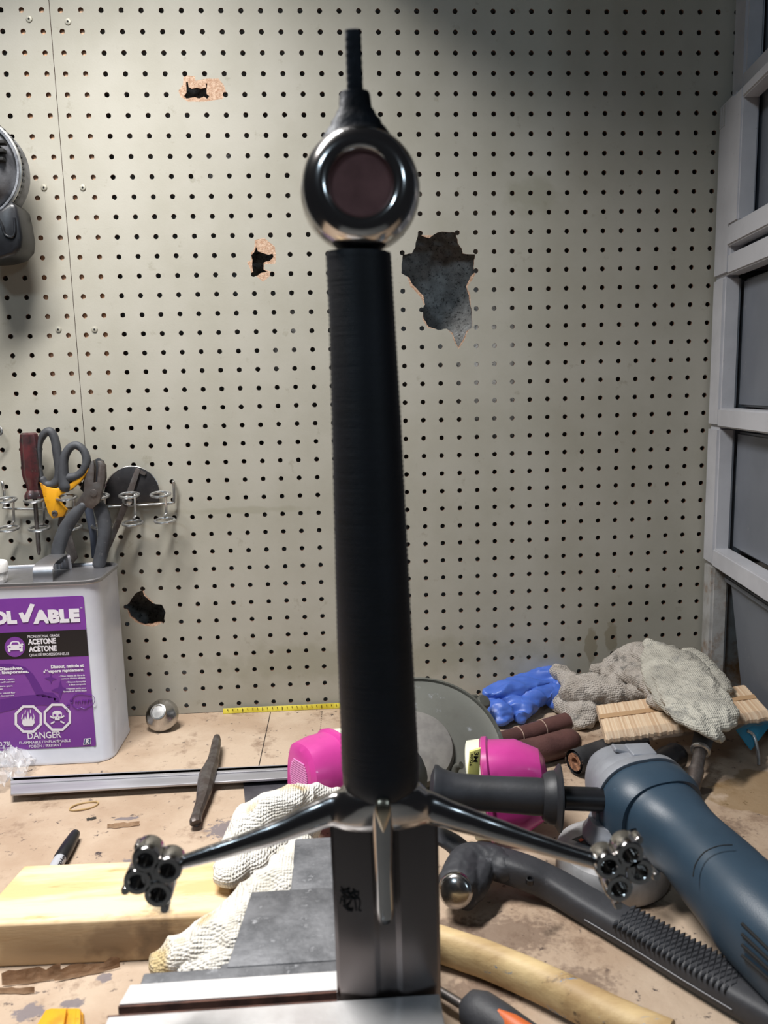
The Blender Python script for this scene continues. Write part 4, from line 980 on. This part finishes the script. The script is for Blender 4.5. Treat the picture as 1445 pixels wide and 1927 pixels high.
# wood block
m_wood = mat('pine_block', '#e3cda6', .62, 0, '#d0ae7c', 14, .44, .58, stretch=(.35, 2.2, 2.2), spots=('#c09562', 40, .64, .74), bump=.3)
stain_and_shade(m_wood, [(.038, .003, .018, .034, .022, .022), (.066, .003, .020, .022, .022, .030)], '#2b221c', .92, 70, .5)
stain_and_shade(m_wood, [(-.02, .004, .010, .4, .006, .06)], '#a88d6c', .75, 30, .6)  # tan across the whole front face: its shade put into the colour
m_wood_dirty = mat('scorched_pine', '#2f2620', .8, 0, '#6e563c', 40, .5, .64)
t = thing('wood_block', B(140, 1822, 0), 'short length of pale pine lumber with scorched front face on the left', 'lumber')
a, b = B(-45, 1819, 0), B(360, 1824, 0); zz = V((0, 0, .0385)); back = V((.0, .083, 0))
a2 = V((a.x, -.5135, 0)); b2 = V((.205, -.5195, 0))
bm = bmnew(); prism(bm, [a2, b2, b2+back+V((-.004, 0, 0)), a2+back+V((.012, 0, 0))], zz, .0022); bk = add('block', bm, m_wood, t, angle=60)
# left glove
m_leftg = m_gl_w
bm = bmnew()
for s_ in ([(632,1500,.060,(20,14)), (580,1500,.066,(26,20)), (530,1518,.072,(36,28)), (480,1545,.066,(40,32)), (452,1590,.056,(38,30)), (438,1632,.052,(30,22)), (424,1655,.050,(22,14))],
           [(500,1515,.080,(22,12)), (540,1500,.080,(24,14)), (566,1495,.076,(18,12))],
           [(566,1588,.074,(22,12)), (556,1612,.076,(34,14)), (540,1640,.080,(44,18)), (495,1685,.072,(50,20)), (440,1725,.066,(54,20)), (385,1760,.058,(48,20)), (330,1792,.050,(34,18)), (296,1818,.042,(22,14))],
           [(450,1780,.056,(40,20)), (400,1805,.050,(40,18)), (350,1818,.040,(40,16))],
           [(470,1740,.060,(34,24)), (440,1770,.060,(34,24))],
           [(470,1640,.040,(40,40)), (505,1600,.040,(44,40)), (560,1545,.040,(46,36))]):
    lump(bm, s_, k=5)
o = add('work_glove', baked(bm, .0020, .0038, .026, 3, 31, .0005, .006), m_leftg, base=B(450, 1700, 0), angle=180)
tag(o, 'bright white knit glove with yellow stains between the wood block and the vise', 'glove', 'knit work gloves')
# yellow clamp pad at the lower edge
t = thing('clamp_pad', B(110, 1945, 0), 'yellow plastic clamp part cut off by the bottom edge at lower left', 'clamp')
bm = bmnew(); z = .030; prism(bm, [B(62,1935,z), B(84,1898,z), B(96,1894,z), B(150,1894,z), B(158,1903,z), B(158,1950,z)], (0, 0, -.0295), .003); add('pad', bm, m_yel, t)
bm = bmnew(); z = .0345; prism(bm, [B(88,1940,z), B(102,1897,z), B(126,1896,z), B(118,1940,z)], (0, 0, -.006), .0012); prism(bm, [B(138,1940,z), B(143,1897,z), B(152,1897,z), B(152,1940,z)], (0, 0, -.006), .0012); add('ribs', bm, m_yel, t)

# ================================================================== RESPIRATOR
m_pink = mat('magenta_plastic', '#c53f92', .32, 0, '#b63886', 10, .4, .6, coat=.2, spots=('#8d2b68', 90, .72, .78))
m_pinkd = mat('magenta_recess', '#7d2a60', .5)
m_cream = mat('cream_plastic', '#d9d8c4', .5)
m_lyel = mat('pale_yellow_label', '#d9d27a', .5)
m_rub = mat('dark_rubber', '#2b2c30', .6)
resp = thing('respirator', B(740, 1480, 0), 'half face respirator with two magenta filters, mostly hidden behind the sword grip', 'respirator')
bm = bmnew(); q = B(735, 1462, .058); 
loft(bm, [[q+V((sx*.038*s_*math.cos(a), .008-.045*h_, sx*.036*s_*math.sin(a))) for a in [2*math.pi*k/28 for k in range(28)]] for s_, h_, sx in ((1, 0, 1), (1.02, .3, 1), (.8, .7, 1), (.5, 1, 1))])
add('face_piece', bm, m_rub, resp)
def filt(c, ax, up_, w, h, depth, name='filter', taper=(.80, .66), skew=V((0, 0, 0)), lbl=False, outline=None):
    Z = V(ax).normalized(); Yv = V(up_); Yv = (Yv-Z*Yv.dot(Z)).normalized(); X = Yv.cross(Z)
    P = outline or [(-1, -.55), (-.75, -.95), (.2, -1), (.85, -.80), (1, -.2), (.9, .45), (.45, .95), (-.35, 1), (-.85, .75), (-1, .2)]
    P = [V((x, y, 0)) for x, y in P]; P = smooth_path(P+[P[0]], 4)[:-1]
    def rg(s_, z, sk=0): return [c+X*(p.x*w*s_)+Yv*(p.y*h*s_)+Z*z+skew*sk for p in P]
    bm = bmnew(); loft(bm, [rg(.94, -.001), rg(1, .001), rg(1, .006), rg(.95, .0075), rg(.93, .008), rg(.90, depth*.55, .3), rg(taper[0], depth*.92, .9), rg(taper[1], depth, 1)])
    f = add(name, bm, m_pink, resp, angle=32)
    bm = bmnew()
    for k in range(-7, 8):
        yy = k*h*taper[1]*.085; half = w*taper[1]*.72*math.sqrt(max(.05, 1-(k/8)**2*.8)); cc = c+Yv*yy+Z*(depth+.0002)+skew
        vs = [cc-X*half-Yv*.0007, cc+X*half-Yv*.0007, cc+X*half+Yv*.0007, cc-X*half+Yv*.0007]; prism(bm, vs, Z*.0009)
    add('vent_grille', bm, m_pinkd if lbl else mat('pale_pink', '#d98cc0', .45), f, smooth=False)
    bm = bmnew(); loft(bm, [rg(.90, -.016), rg(.94, -.015), rg(.96, -.001)]); add('cartridge', bm, m_cream, resp, angle=32)
    return X, Yv, Z
c = B(634, 1447, .058)
filt(c, (-.86, -.50, .10), (0, .1, 1), .040, .041, .046)
c = B(914, 1479, .048)
X, Yv, Z = filt(c, (.95, -.18, .12), (0, .12, 1), .042, .049, .064, lbl=True, taper=(.66, .46))
# yellow label ring with its lettering on the right cartridge
def on_c(a, s=0): return None
bm = bmnew(); q = B(893, 1440, .064)
lx0, lx1_ = 879, 903
def RL(x, y): return W(x, y, c.y-.0415)
bm = bmnew(); prism(bm, [RL(884,1415), RL(905,1408), RL(900,1490), RL(878,1490)], (0, .003, 0), .0005); lab = add('yellow_label', bm, m_lyel, resp)
bm = bmnew(); dn = (RL(891,1450)-RL(896,1412)).normalized(); rt = V((-dn.z, 0, dn.x)); rt = -rt if rt.x < 0 else rt
def vt(s, x, y, L_, h_): p0 = RL(x, y)+V((0, -.0004, 0)); text_into(bm, s, p0, dn, rt, L_, h_, .03)
vt('3M', 893, 1414, .011, .0042); vt('60926', 886, 1418, .013, .0026); vt('NIOSH', 883, 1462, .016, .0034)
add('label_lettering', bm, m_lblack, lab, smooth=False)
bm = bmnew(); stube(bm, [B(852,1470,.03), B(858,1445,.045), B(868,1440,.05)], .004, n=12); add('strap_clip', bm, m_guard, resp)

# ================================================================== ANGLE GRINDER
m_blue_b = mat('blue_green_housing', '#2f4252', .42, 0, '#2a3c4b', 12, .4, .6, bump=.12, bscale=900, spots=('#4a5f70', 60, .72, .82))
m_gear = mat('cast_aluminium', '#9a9da4', .48, .35, '#8b8e95', 25, .4, .6, bump=.15)
m_hnd = mat('black_handle', '#202226', .5, 0, '#2a2c31', 30, .4, .6, bump=.12)
gr = thing('angle_grinder', B(1200, 1640, 0), 'blue angle grinder with grey head and black side handle lying on the right', 'angle grinder')
# guard and wheel
gc = B(1150, 1628, .0); gc.z = 0; gR = .074
gc = B(1152, 1610, .020); 
gR = S(104, gc)
bm = bmnew(); lathe(bm, V((gc.x, gc.y, .002)), (0, 0, 1), [(gR*.90, .001), (gR*.98, 0), (gR, .003), (gR, .022), (gR*.97, .026), (gR*.55, .032), (gR*.3, .034), (.0001, .034)], 72); wg = add('wheel_guard', bm, mat('brushed_guard', '#b4b3b4', .45, .25, '#9c9b9b', 40, .4, .6), gr)
bm = bmnew(); lathe(bm, V((gc.x, gc.y, .0006)), (0, 0, 1), [(.0001, 0), (gR*.88, 0), (gR*.88, .0025), (.0001, .0025)], 48); add('grinding_wheel', bm, mat('abrasive', '#3a3634', .9), gr)
bm = bmnew(); prism(bm, [B(1076,1580,.0352), B(1110,1567,.0352), B(1142,1590,.0352), B(1130,1600,.0352)], (0, 0, .0006)); ls = add('warning_label', bm, m_lblack, wg)
bm = bmnew(); prism(bm, [B(1100,1574,.0362), B(1108,1571,.0362), B(1113,1575,.0362), B(1104,1578,.0362)], (0, 0, .0002)); prism(bm, [B(1088,1580,.0362), B(1094,1577,.0362), B(1099,1581,.0362), B(1092,1584,.0362)], (0, 0, .0002)); add('orange_print', bm, mat('orange_print', '#d4552e', .5), ls, smooth=False)
bm = bmnew(); lathe(bm, V((gc.x+.004, gc.y+.006, .034)), (0, 0, 1), [(.030, 0), (.030, .008), (.026, .014), (.024, .020)], 40); add('collar', bm, m_gear, gr)
# body, from the head towards the lower right
A = B(1232, 1528, .066); Bp = B(1300, 1592, .062); C = B(1440, 1740, .054); D = B(1560, 1850, .048)
bm = bmnew(); pts = [A, A.lerp(Bp, .35), Bp, Bp.lerp(C, .5), C, D]
r0_ = [(.044, .038), (.038, .036), (.0315, .033), (.0340, .035), (.0370, .037), (.038, .037)]
stube(bm, pts, r0_, k=5, n=36, power=.82); bd = add('motor_housing', bm, m_blue_b, gr, angle=50)
# collar (wider blue flange) and grey gear head
hd = (Bp-A).normalized()
bm = bmnew(); 
tube(bm, [A-hd*.020, A-hd*.014, A+hd*.004, A+hd*.012], [(.047, .040), (.0485, .0415), (.047, .0405), (.043, .038)], n=40, power=.8); add('front_flange', bm, m_blue_b, gr, angle=50)
bm = bmnew(); tube(bm, [A-hd*.021, A-hd*.030, A-hd*.034], [(.0495, .0425), (.0490, .0420), (.045, .039)], n=40, power=.8)
G = A-hd*.040; tube(bm, smooth_path([A-hd*.032, G, A-hd*.062+V((0, 0, -.001)), A-hd*.078+V((0, 0, -.004)), A-hd*.086+V((0, 0, -.006))], 4), lerp_list([(.045, .039), (.042, .038), (.036, .034), (.026, .026), (.012, .014)], 4), n=36, power=.85)
box(bm, V((-.012, -.014, 0)), V((.012, .010, .004)), .0012, Matrix.Translation(A-hd*.030+V((.008, .014, .0375))))
box(bm, V((-.010, -.006, 0)), V((.010, .006, .004)), .0012, Matrix.Translation(A-hd*.050+V((-.004, -.002, .0345)))@Matrix.Rotation(.3, 4, 'Y'))
add('gear_head', bm, m_gear, gr, angle=50)
bm = bmnew(); q = B(1184, 1450, .088); lathe(bm, q, (0, -.1, 1), [(.010, -.006), (.0105, .002), (.009, .004), (.004, .0042), (.0035, .003), (.0001, .003)], 28); add('lock_button', bm, m_blackp, gr)
bm = bmnew()
tube(bm, [B(1176,1568,.075), B(1186,1590,.068)], [(.010, .012), (.006, .010)], n=14); add('side_switch', bm, m_blackp, gr)
# vents on the body side
dv = (D-C).normalized(); sv = V((dv.y, -dv.x, 0)); sv = sv if sv.y < 0 else -sv
for k in range(4):
    bm = bmnew(); a_ = W(1395+k*1, 1737+k*19, 0)
    def onbody(x, y):
        d_ = ray(x, y); best = None
        ax_ = dv; o_ = CAM-C
        # nearest approach radius .0375 cylinder around the axis
        dd = d_-ax_*d_.dot(ax_); oo = o_-ax_*o_.dot(ax_); a2_ = dd.dot(dd); b2_ = 2*dd.dot(oo); c2_ = oo.dot(oo)-.0392**2
        disc = b2_*b2_-4*a2_*c2_
        if disc < 0: return None
        return CAM+d_*((-b2_-math.sqrt(disc))/(2*a2_))
    P = [onbody(1396+t_*(60+k*2), 1738+k*20+t_*58) for t_ in (0, .33, .66, 1)]
    P = [p_ for p_ in P if p_ is not None]
    if len(P) > 1:
        tube(bm, P, .0013, n=8); add('vent_slot', bm, m_dark, bd)
    else: bm.free()
bm = bmnew(); P = [onbody(x, y) for x, y in ((1304,1650),(1308,1628),(1325,1604),(1352,1592),(1378,1590))]
P = [p_ for p_ in P if p_]; tube(bm, smooth_path(P, 3), .0005, n=6); add('housing_seam', bm, m_dark, bd)
# side handle
h0 = B(1146, 1505, .076); h1 = B(1060, 1502, .079); h2 = B(1045, 1501, .080); h3 = B(815, 1487, .084)
bm = bmnew(); tube(bm, [h0, h1], S(22, h1), n=28); add('handle_stem', bm, m_blackp, gr)
hx_ = (h3-h2).normalized()
bm = bmnew(); R = S(62, h2); lathe(bm, h2, -hx_, [(.020, -.012), (.024, -.006), (R*.8, -.001), (R, .003), (R*.99, .0045), (.022, .006), (.0001, .006)], 56)
L_ = (h3-h2).length
prof = [(.0165, .004), (.0172, .02), (.0165, .05), (.0163, .08), (.0172, .105), (.0200, .118), (.0235, .124), (.0235, .127), (.014, .131), (.0001, .132)]
lathe(bm, h2, hx_, [(r_, min(h_, L_*1.1) if 0 else h_*L_/.128) for r_, h_ in prof], 36); add('side_handle', bm, m_hnd, gr)

# ================================================================== HAMMER
m_ham = mat('charcoal_rubber', '#36373b', .58, 0, '#2f3034', 30, .4, .6, bump=.25, bscale=300, spots=('#66666a', 70, .68, .78))
hm = thing('hammer', B(1150, 1780, 0), 'rubber covered dark grey hammer lying diagonally in the front right', 'hammer')
bm = bmnew(); Pp = [(925,1622,.026,(28,26)), (985,1640,.024,(30,26)), (1040,1665,.022,(30,26)), (1120,1712,.020,(33,26)), (1200,1757,.019,(36,27)), (1300,1815,.018,(42,28)), (1400,1872,.018,(46,30)), (1520,1940,.018,(50,32))]
P = []; R_ = []
for x, y, z, (a_, b_) in Pp:
    if x > 1030: z = S(b_, B(x, y, .015))+(.004 if x < 1100 else .001)
    q = B(x, y, z); P.append(q)
    R_.append((S(a_, q), min(S(b_, q), z-.0005)))
stube(bm, P, R_, k=6, n=24, power=.55); shaft = add('handle', bm, m_ham, hm, angle=40)
# raised diamond pattern on the grip
nm = (P[6]-P[4]).normalized(); sd = V((nm.y, -nm.x, 0)).normalized(); sd = sd if sd.y < 0 else -sd
bm = bmnew(); g0 = P[4]-nm*.012; g1 = P[6]-nm*.002
n1 = 22
for i in range(n1):
    for j in range(5):
        t_ = (i+(j % 2)*.5)/n1; q = g0.lerp(g1, t_)+sd*((j-1.8)*.0058); q.z = (P[4].z+R_[4][1])*(1-t_)+(P[6].z+R_[6][1])*t_-.0002-(0, 0, 0, .0005, .0018)[j]
        s1, s2 = (g1-g0).length/n1*.47, .0056
        vs = [q+nm*s1, q+sd*s2, q-nm*s1, q-sd*s2]; top_ = [q+nm*s1*.62+V((0, 0, .0011)), q+sd*s2*.62+V((0, 0, .0011)), q-nm*s1*.62+V((0, 0, .0011)), q-sd*s2*.62+V((0, 0, .0011))]
        loft(bm, [[v_-V((0, 0, .003)) for v_ in vs], vs, top_])
add('diamond_tread', bm, m_ham, shaft, smooth=False)['kind'] = 'stuff'
bm = bmnew(); q0, q1 = P[1], P[6]
tube(bm, [P[k]+sd*(R_[k][0]+.0001)-V((0, 0, .002)) for k in (3, 4, 5, 6)], .0006, n=6); add('parting_line', bm, mat('grey_line', '#6a6a6e', .5), shaft)
bm = bmnew(); q = B(997, 1654, .0500-.0015); q = B(997,1654,.0475); lathe(bm, q, (0, -.1, 1), [(S(8, q), -.004), (S(8, q), .0004), (S(5, q), .0006), (S(4, q), -.002), (.0001, -.002)], 20); add('eyelet', bm, m_blackp, shaft)
bm = bmnew()
lump(bm, [(948,1632,.026,(30,26)), (915,1618,.028,(34,30)), (880,1620,.030,(32,30)), (868,1640,.030,(34,30)), (862,1664,.028,(40,34))], k=5)
lump(bm, [(905,1630,.026,(30,28)), (895,1665,.024,(24,26)), (878,1695,.018,(16,18))], k=5)
hc = B(862, 1668, .026)
add('rubber_collar', baked(bm, .0014, .0007, .010, 2, 4), m_ham, hm, angle=70)
fa = (CAM-hc).normalized()*.75+V((-.25, -.35, -.1)); fa.normalize(); fR = S(31, hc)
bm = bmnew(); q = hc+fa*S(32, hc); lathe(bm, q, fa, [(fR*1.02, -.022), (fR*1.05, -.004), (fR*1.03, -.001), (fR*.98, .001), (fR*.8, .0028), (fR*.4, .0042), (.0001, .0046)], 48); add('striking_face', bm, m_chrome, hm)
bm = bmnew(); lump(bm, [(880,1612,.030,(20,18)), (850,1585,.034,(22,14)), (815,1568,.040,(26,9))], k=5); add('claw', bm, m_ham, hm)

# ================================================================== STICK, SCREWDRIVER, SMALL RIGHT HAND TOOLS
m_axe = mat('weathered_hickory', '#d2b888', .6, 0, '#a98c62', 16, .4, .6, stretch=(.5, 1.6, 1.6), spots=('#6286a8', 55, .66, .70), spots2=('#4a3a2a', 34, .66, .74), bump=.3)
t = thing('wooden_handle', B(1000, 1850, 0), 'curved weathered wooden handle with blue paint flecks along the bottom right', 'handle')
bm = bmnew(); P = []; R_ = []
for x, y, h in ((806,1770,24), (838,1780,24), (880,1794,25), (920,1808,25), (1000,1842,27), (1080,1880,30), (1160,1920,34), (1260,1965,38)):
    q = B(x, y, .016); P.append(q); R_.append((S(h, q), .0150))
stube(bm, P, R_, k=5, n=28, power=.85); add('shaft', bm, m_axe, t)
t = thing('screwdriver', B(900, 1910, 0), 'screwdriver with black and orange handle at the bottom edge right of the vise', 'screwdriver')
bm = bmnew(); a = B(815, 1858, .012); b = B(885, 1900, .014); tube(bm, [a, b], .0035, n=16); add('shaft', bm, m_tool, t)
bm = bmnew(); q = [B(872,1890,.0165), B(882,1896,.0165), B(905,1908,.0165), B(940,1930,.0165), B(990,1962,.0165), B(1030,1990,.0165)]
tube(bm, q, [.006, .0125, .0155, .0150, .0135, .014], n=24); h_ = add('handle', bm, m_ham, t)
bm = bmnew(); tube(bm, [B(938,1932,.0178), B(965,1948,.0180), B(1000,1970,.0178)], [(.004, .0138), (.0095, .0148), (.010, .0144)], n=20); add('orange_insert', bm, mat('orange_rubber', '#c4602c', .5), h_)
t = thing('extension_bar', B(1310, 1460, 0), 'steel driver bar with dark upper grip standing against the craft sticks', 'tool')
bm = bmnew(); a, b, e = B(1330, 1362, .046), B(1318, 1412, .033), B(1299, 1500, .0075)
tube(bm, [a, b], [S(20, b), S(17, b)], n=20); add('grip', bm, mat('dark_sleeve', '#3a3b3e', .5), t)
bm = bmnew(); ring(bm, b, (e-b), S(14, b), .0030, 24, 8); add('collar', bm, m_wire, t)
bm = bmnew(); tube(bm, [b, b.lerp(e, .42), b.lerp(e, .43), e], [S(11, b), S(12, b), S(14, b), S(13, e)], n=20); add('shank', bm, m_tool, t)
bm = bmnew(); tube(bm, [e+(e-b).normalized()*.001, e+(e-b).normalized()*.003], [S(10, e), S(8, e)], n=18); add('bright_tip', bm, m_wire, t)
t = thing('taped_handle', B(1240, 1450, 0), 'short black ribbed handle behind the grinder head', 'handle')
bm = bmnew(); P = [B(1172,1468,.019), B(1200,1455,.0205), B(1225,1443,.0205), B(1255,1430,.0205), B(1272,1422,.0205), B(1280,1419,.0205)]
R_ = [S(13, P[0]), S(19, P[0]), S(22, P[0]), S(25, P[0]), S(25, P[0]), S(20, P[0])]
q_ = []; rr_ = []
for i in range(5):
    for k in range(6): tt = k/6; q_.append(P[i].lerp(P[i+1], tt)); rr_.append(min(.0198, (R_[i]*(1-tt)+R_[i+1]*tt)*(1+(.035 if (i*6+k) % 6 < 3 else 0))))
tube(bm, q_, rr_, n=28); add('grip_sleeve', bm, m_blackp, t, angle=60)
m_cyan = mat('cyan_card', '#2f8fb4', .35, 0, '#2a83a6', 20, .4, .6)
t = thing('printed_packet', B(1440, 1405, 0), 'folded cyan printed packet leaning below the craft sticks at the right edge', 'packet')
bm = bmnew(); P = [B(1384,1374,.040), B(1412,1412,.018), B(1456,1356,.030), B(1446,1334,.044)]; nn = (P[1]-P[0]).cross(P[3]-P[0]).normalized()
prism(bm, P, nn*.0012); sh = add('cover', bm, m_cyan, t)
bm = bmnew(); nf = nn if nn.dot(CAM-P[0]) > 0 else -nn
u_ = (P[2]-P[1]).normalized(); v_ = u_.cross(nf).normalized(); v_ = v_ if v_.dot(P[0]-P[1]) > 0 else -v_
o_ = P[1]+v_*.010+u_*.008+nf*(.0016 if nf.dot(nn) > 0 else .0004)
for k in range(5): 
    q = o_+u_*(.004+k*.009); poly_face(bm, [q, q+u_*.0055, q+u_*.0055+v_*.0045, q+v_*.0045])
add('white_print', bm, m_white, sh, smooth=False)
bm = bmnew(); a = B(1418, 1385, .030); b = B(1428, 1440, .003); stube(bm, [B(1405,1375,.036), a, B(1426,1415,.015), b], .0022, n=12)
tag(add('bent_rod', bm, m_wire), 'thin bent silver rod standing under the cyan packet', 'rod')
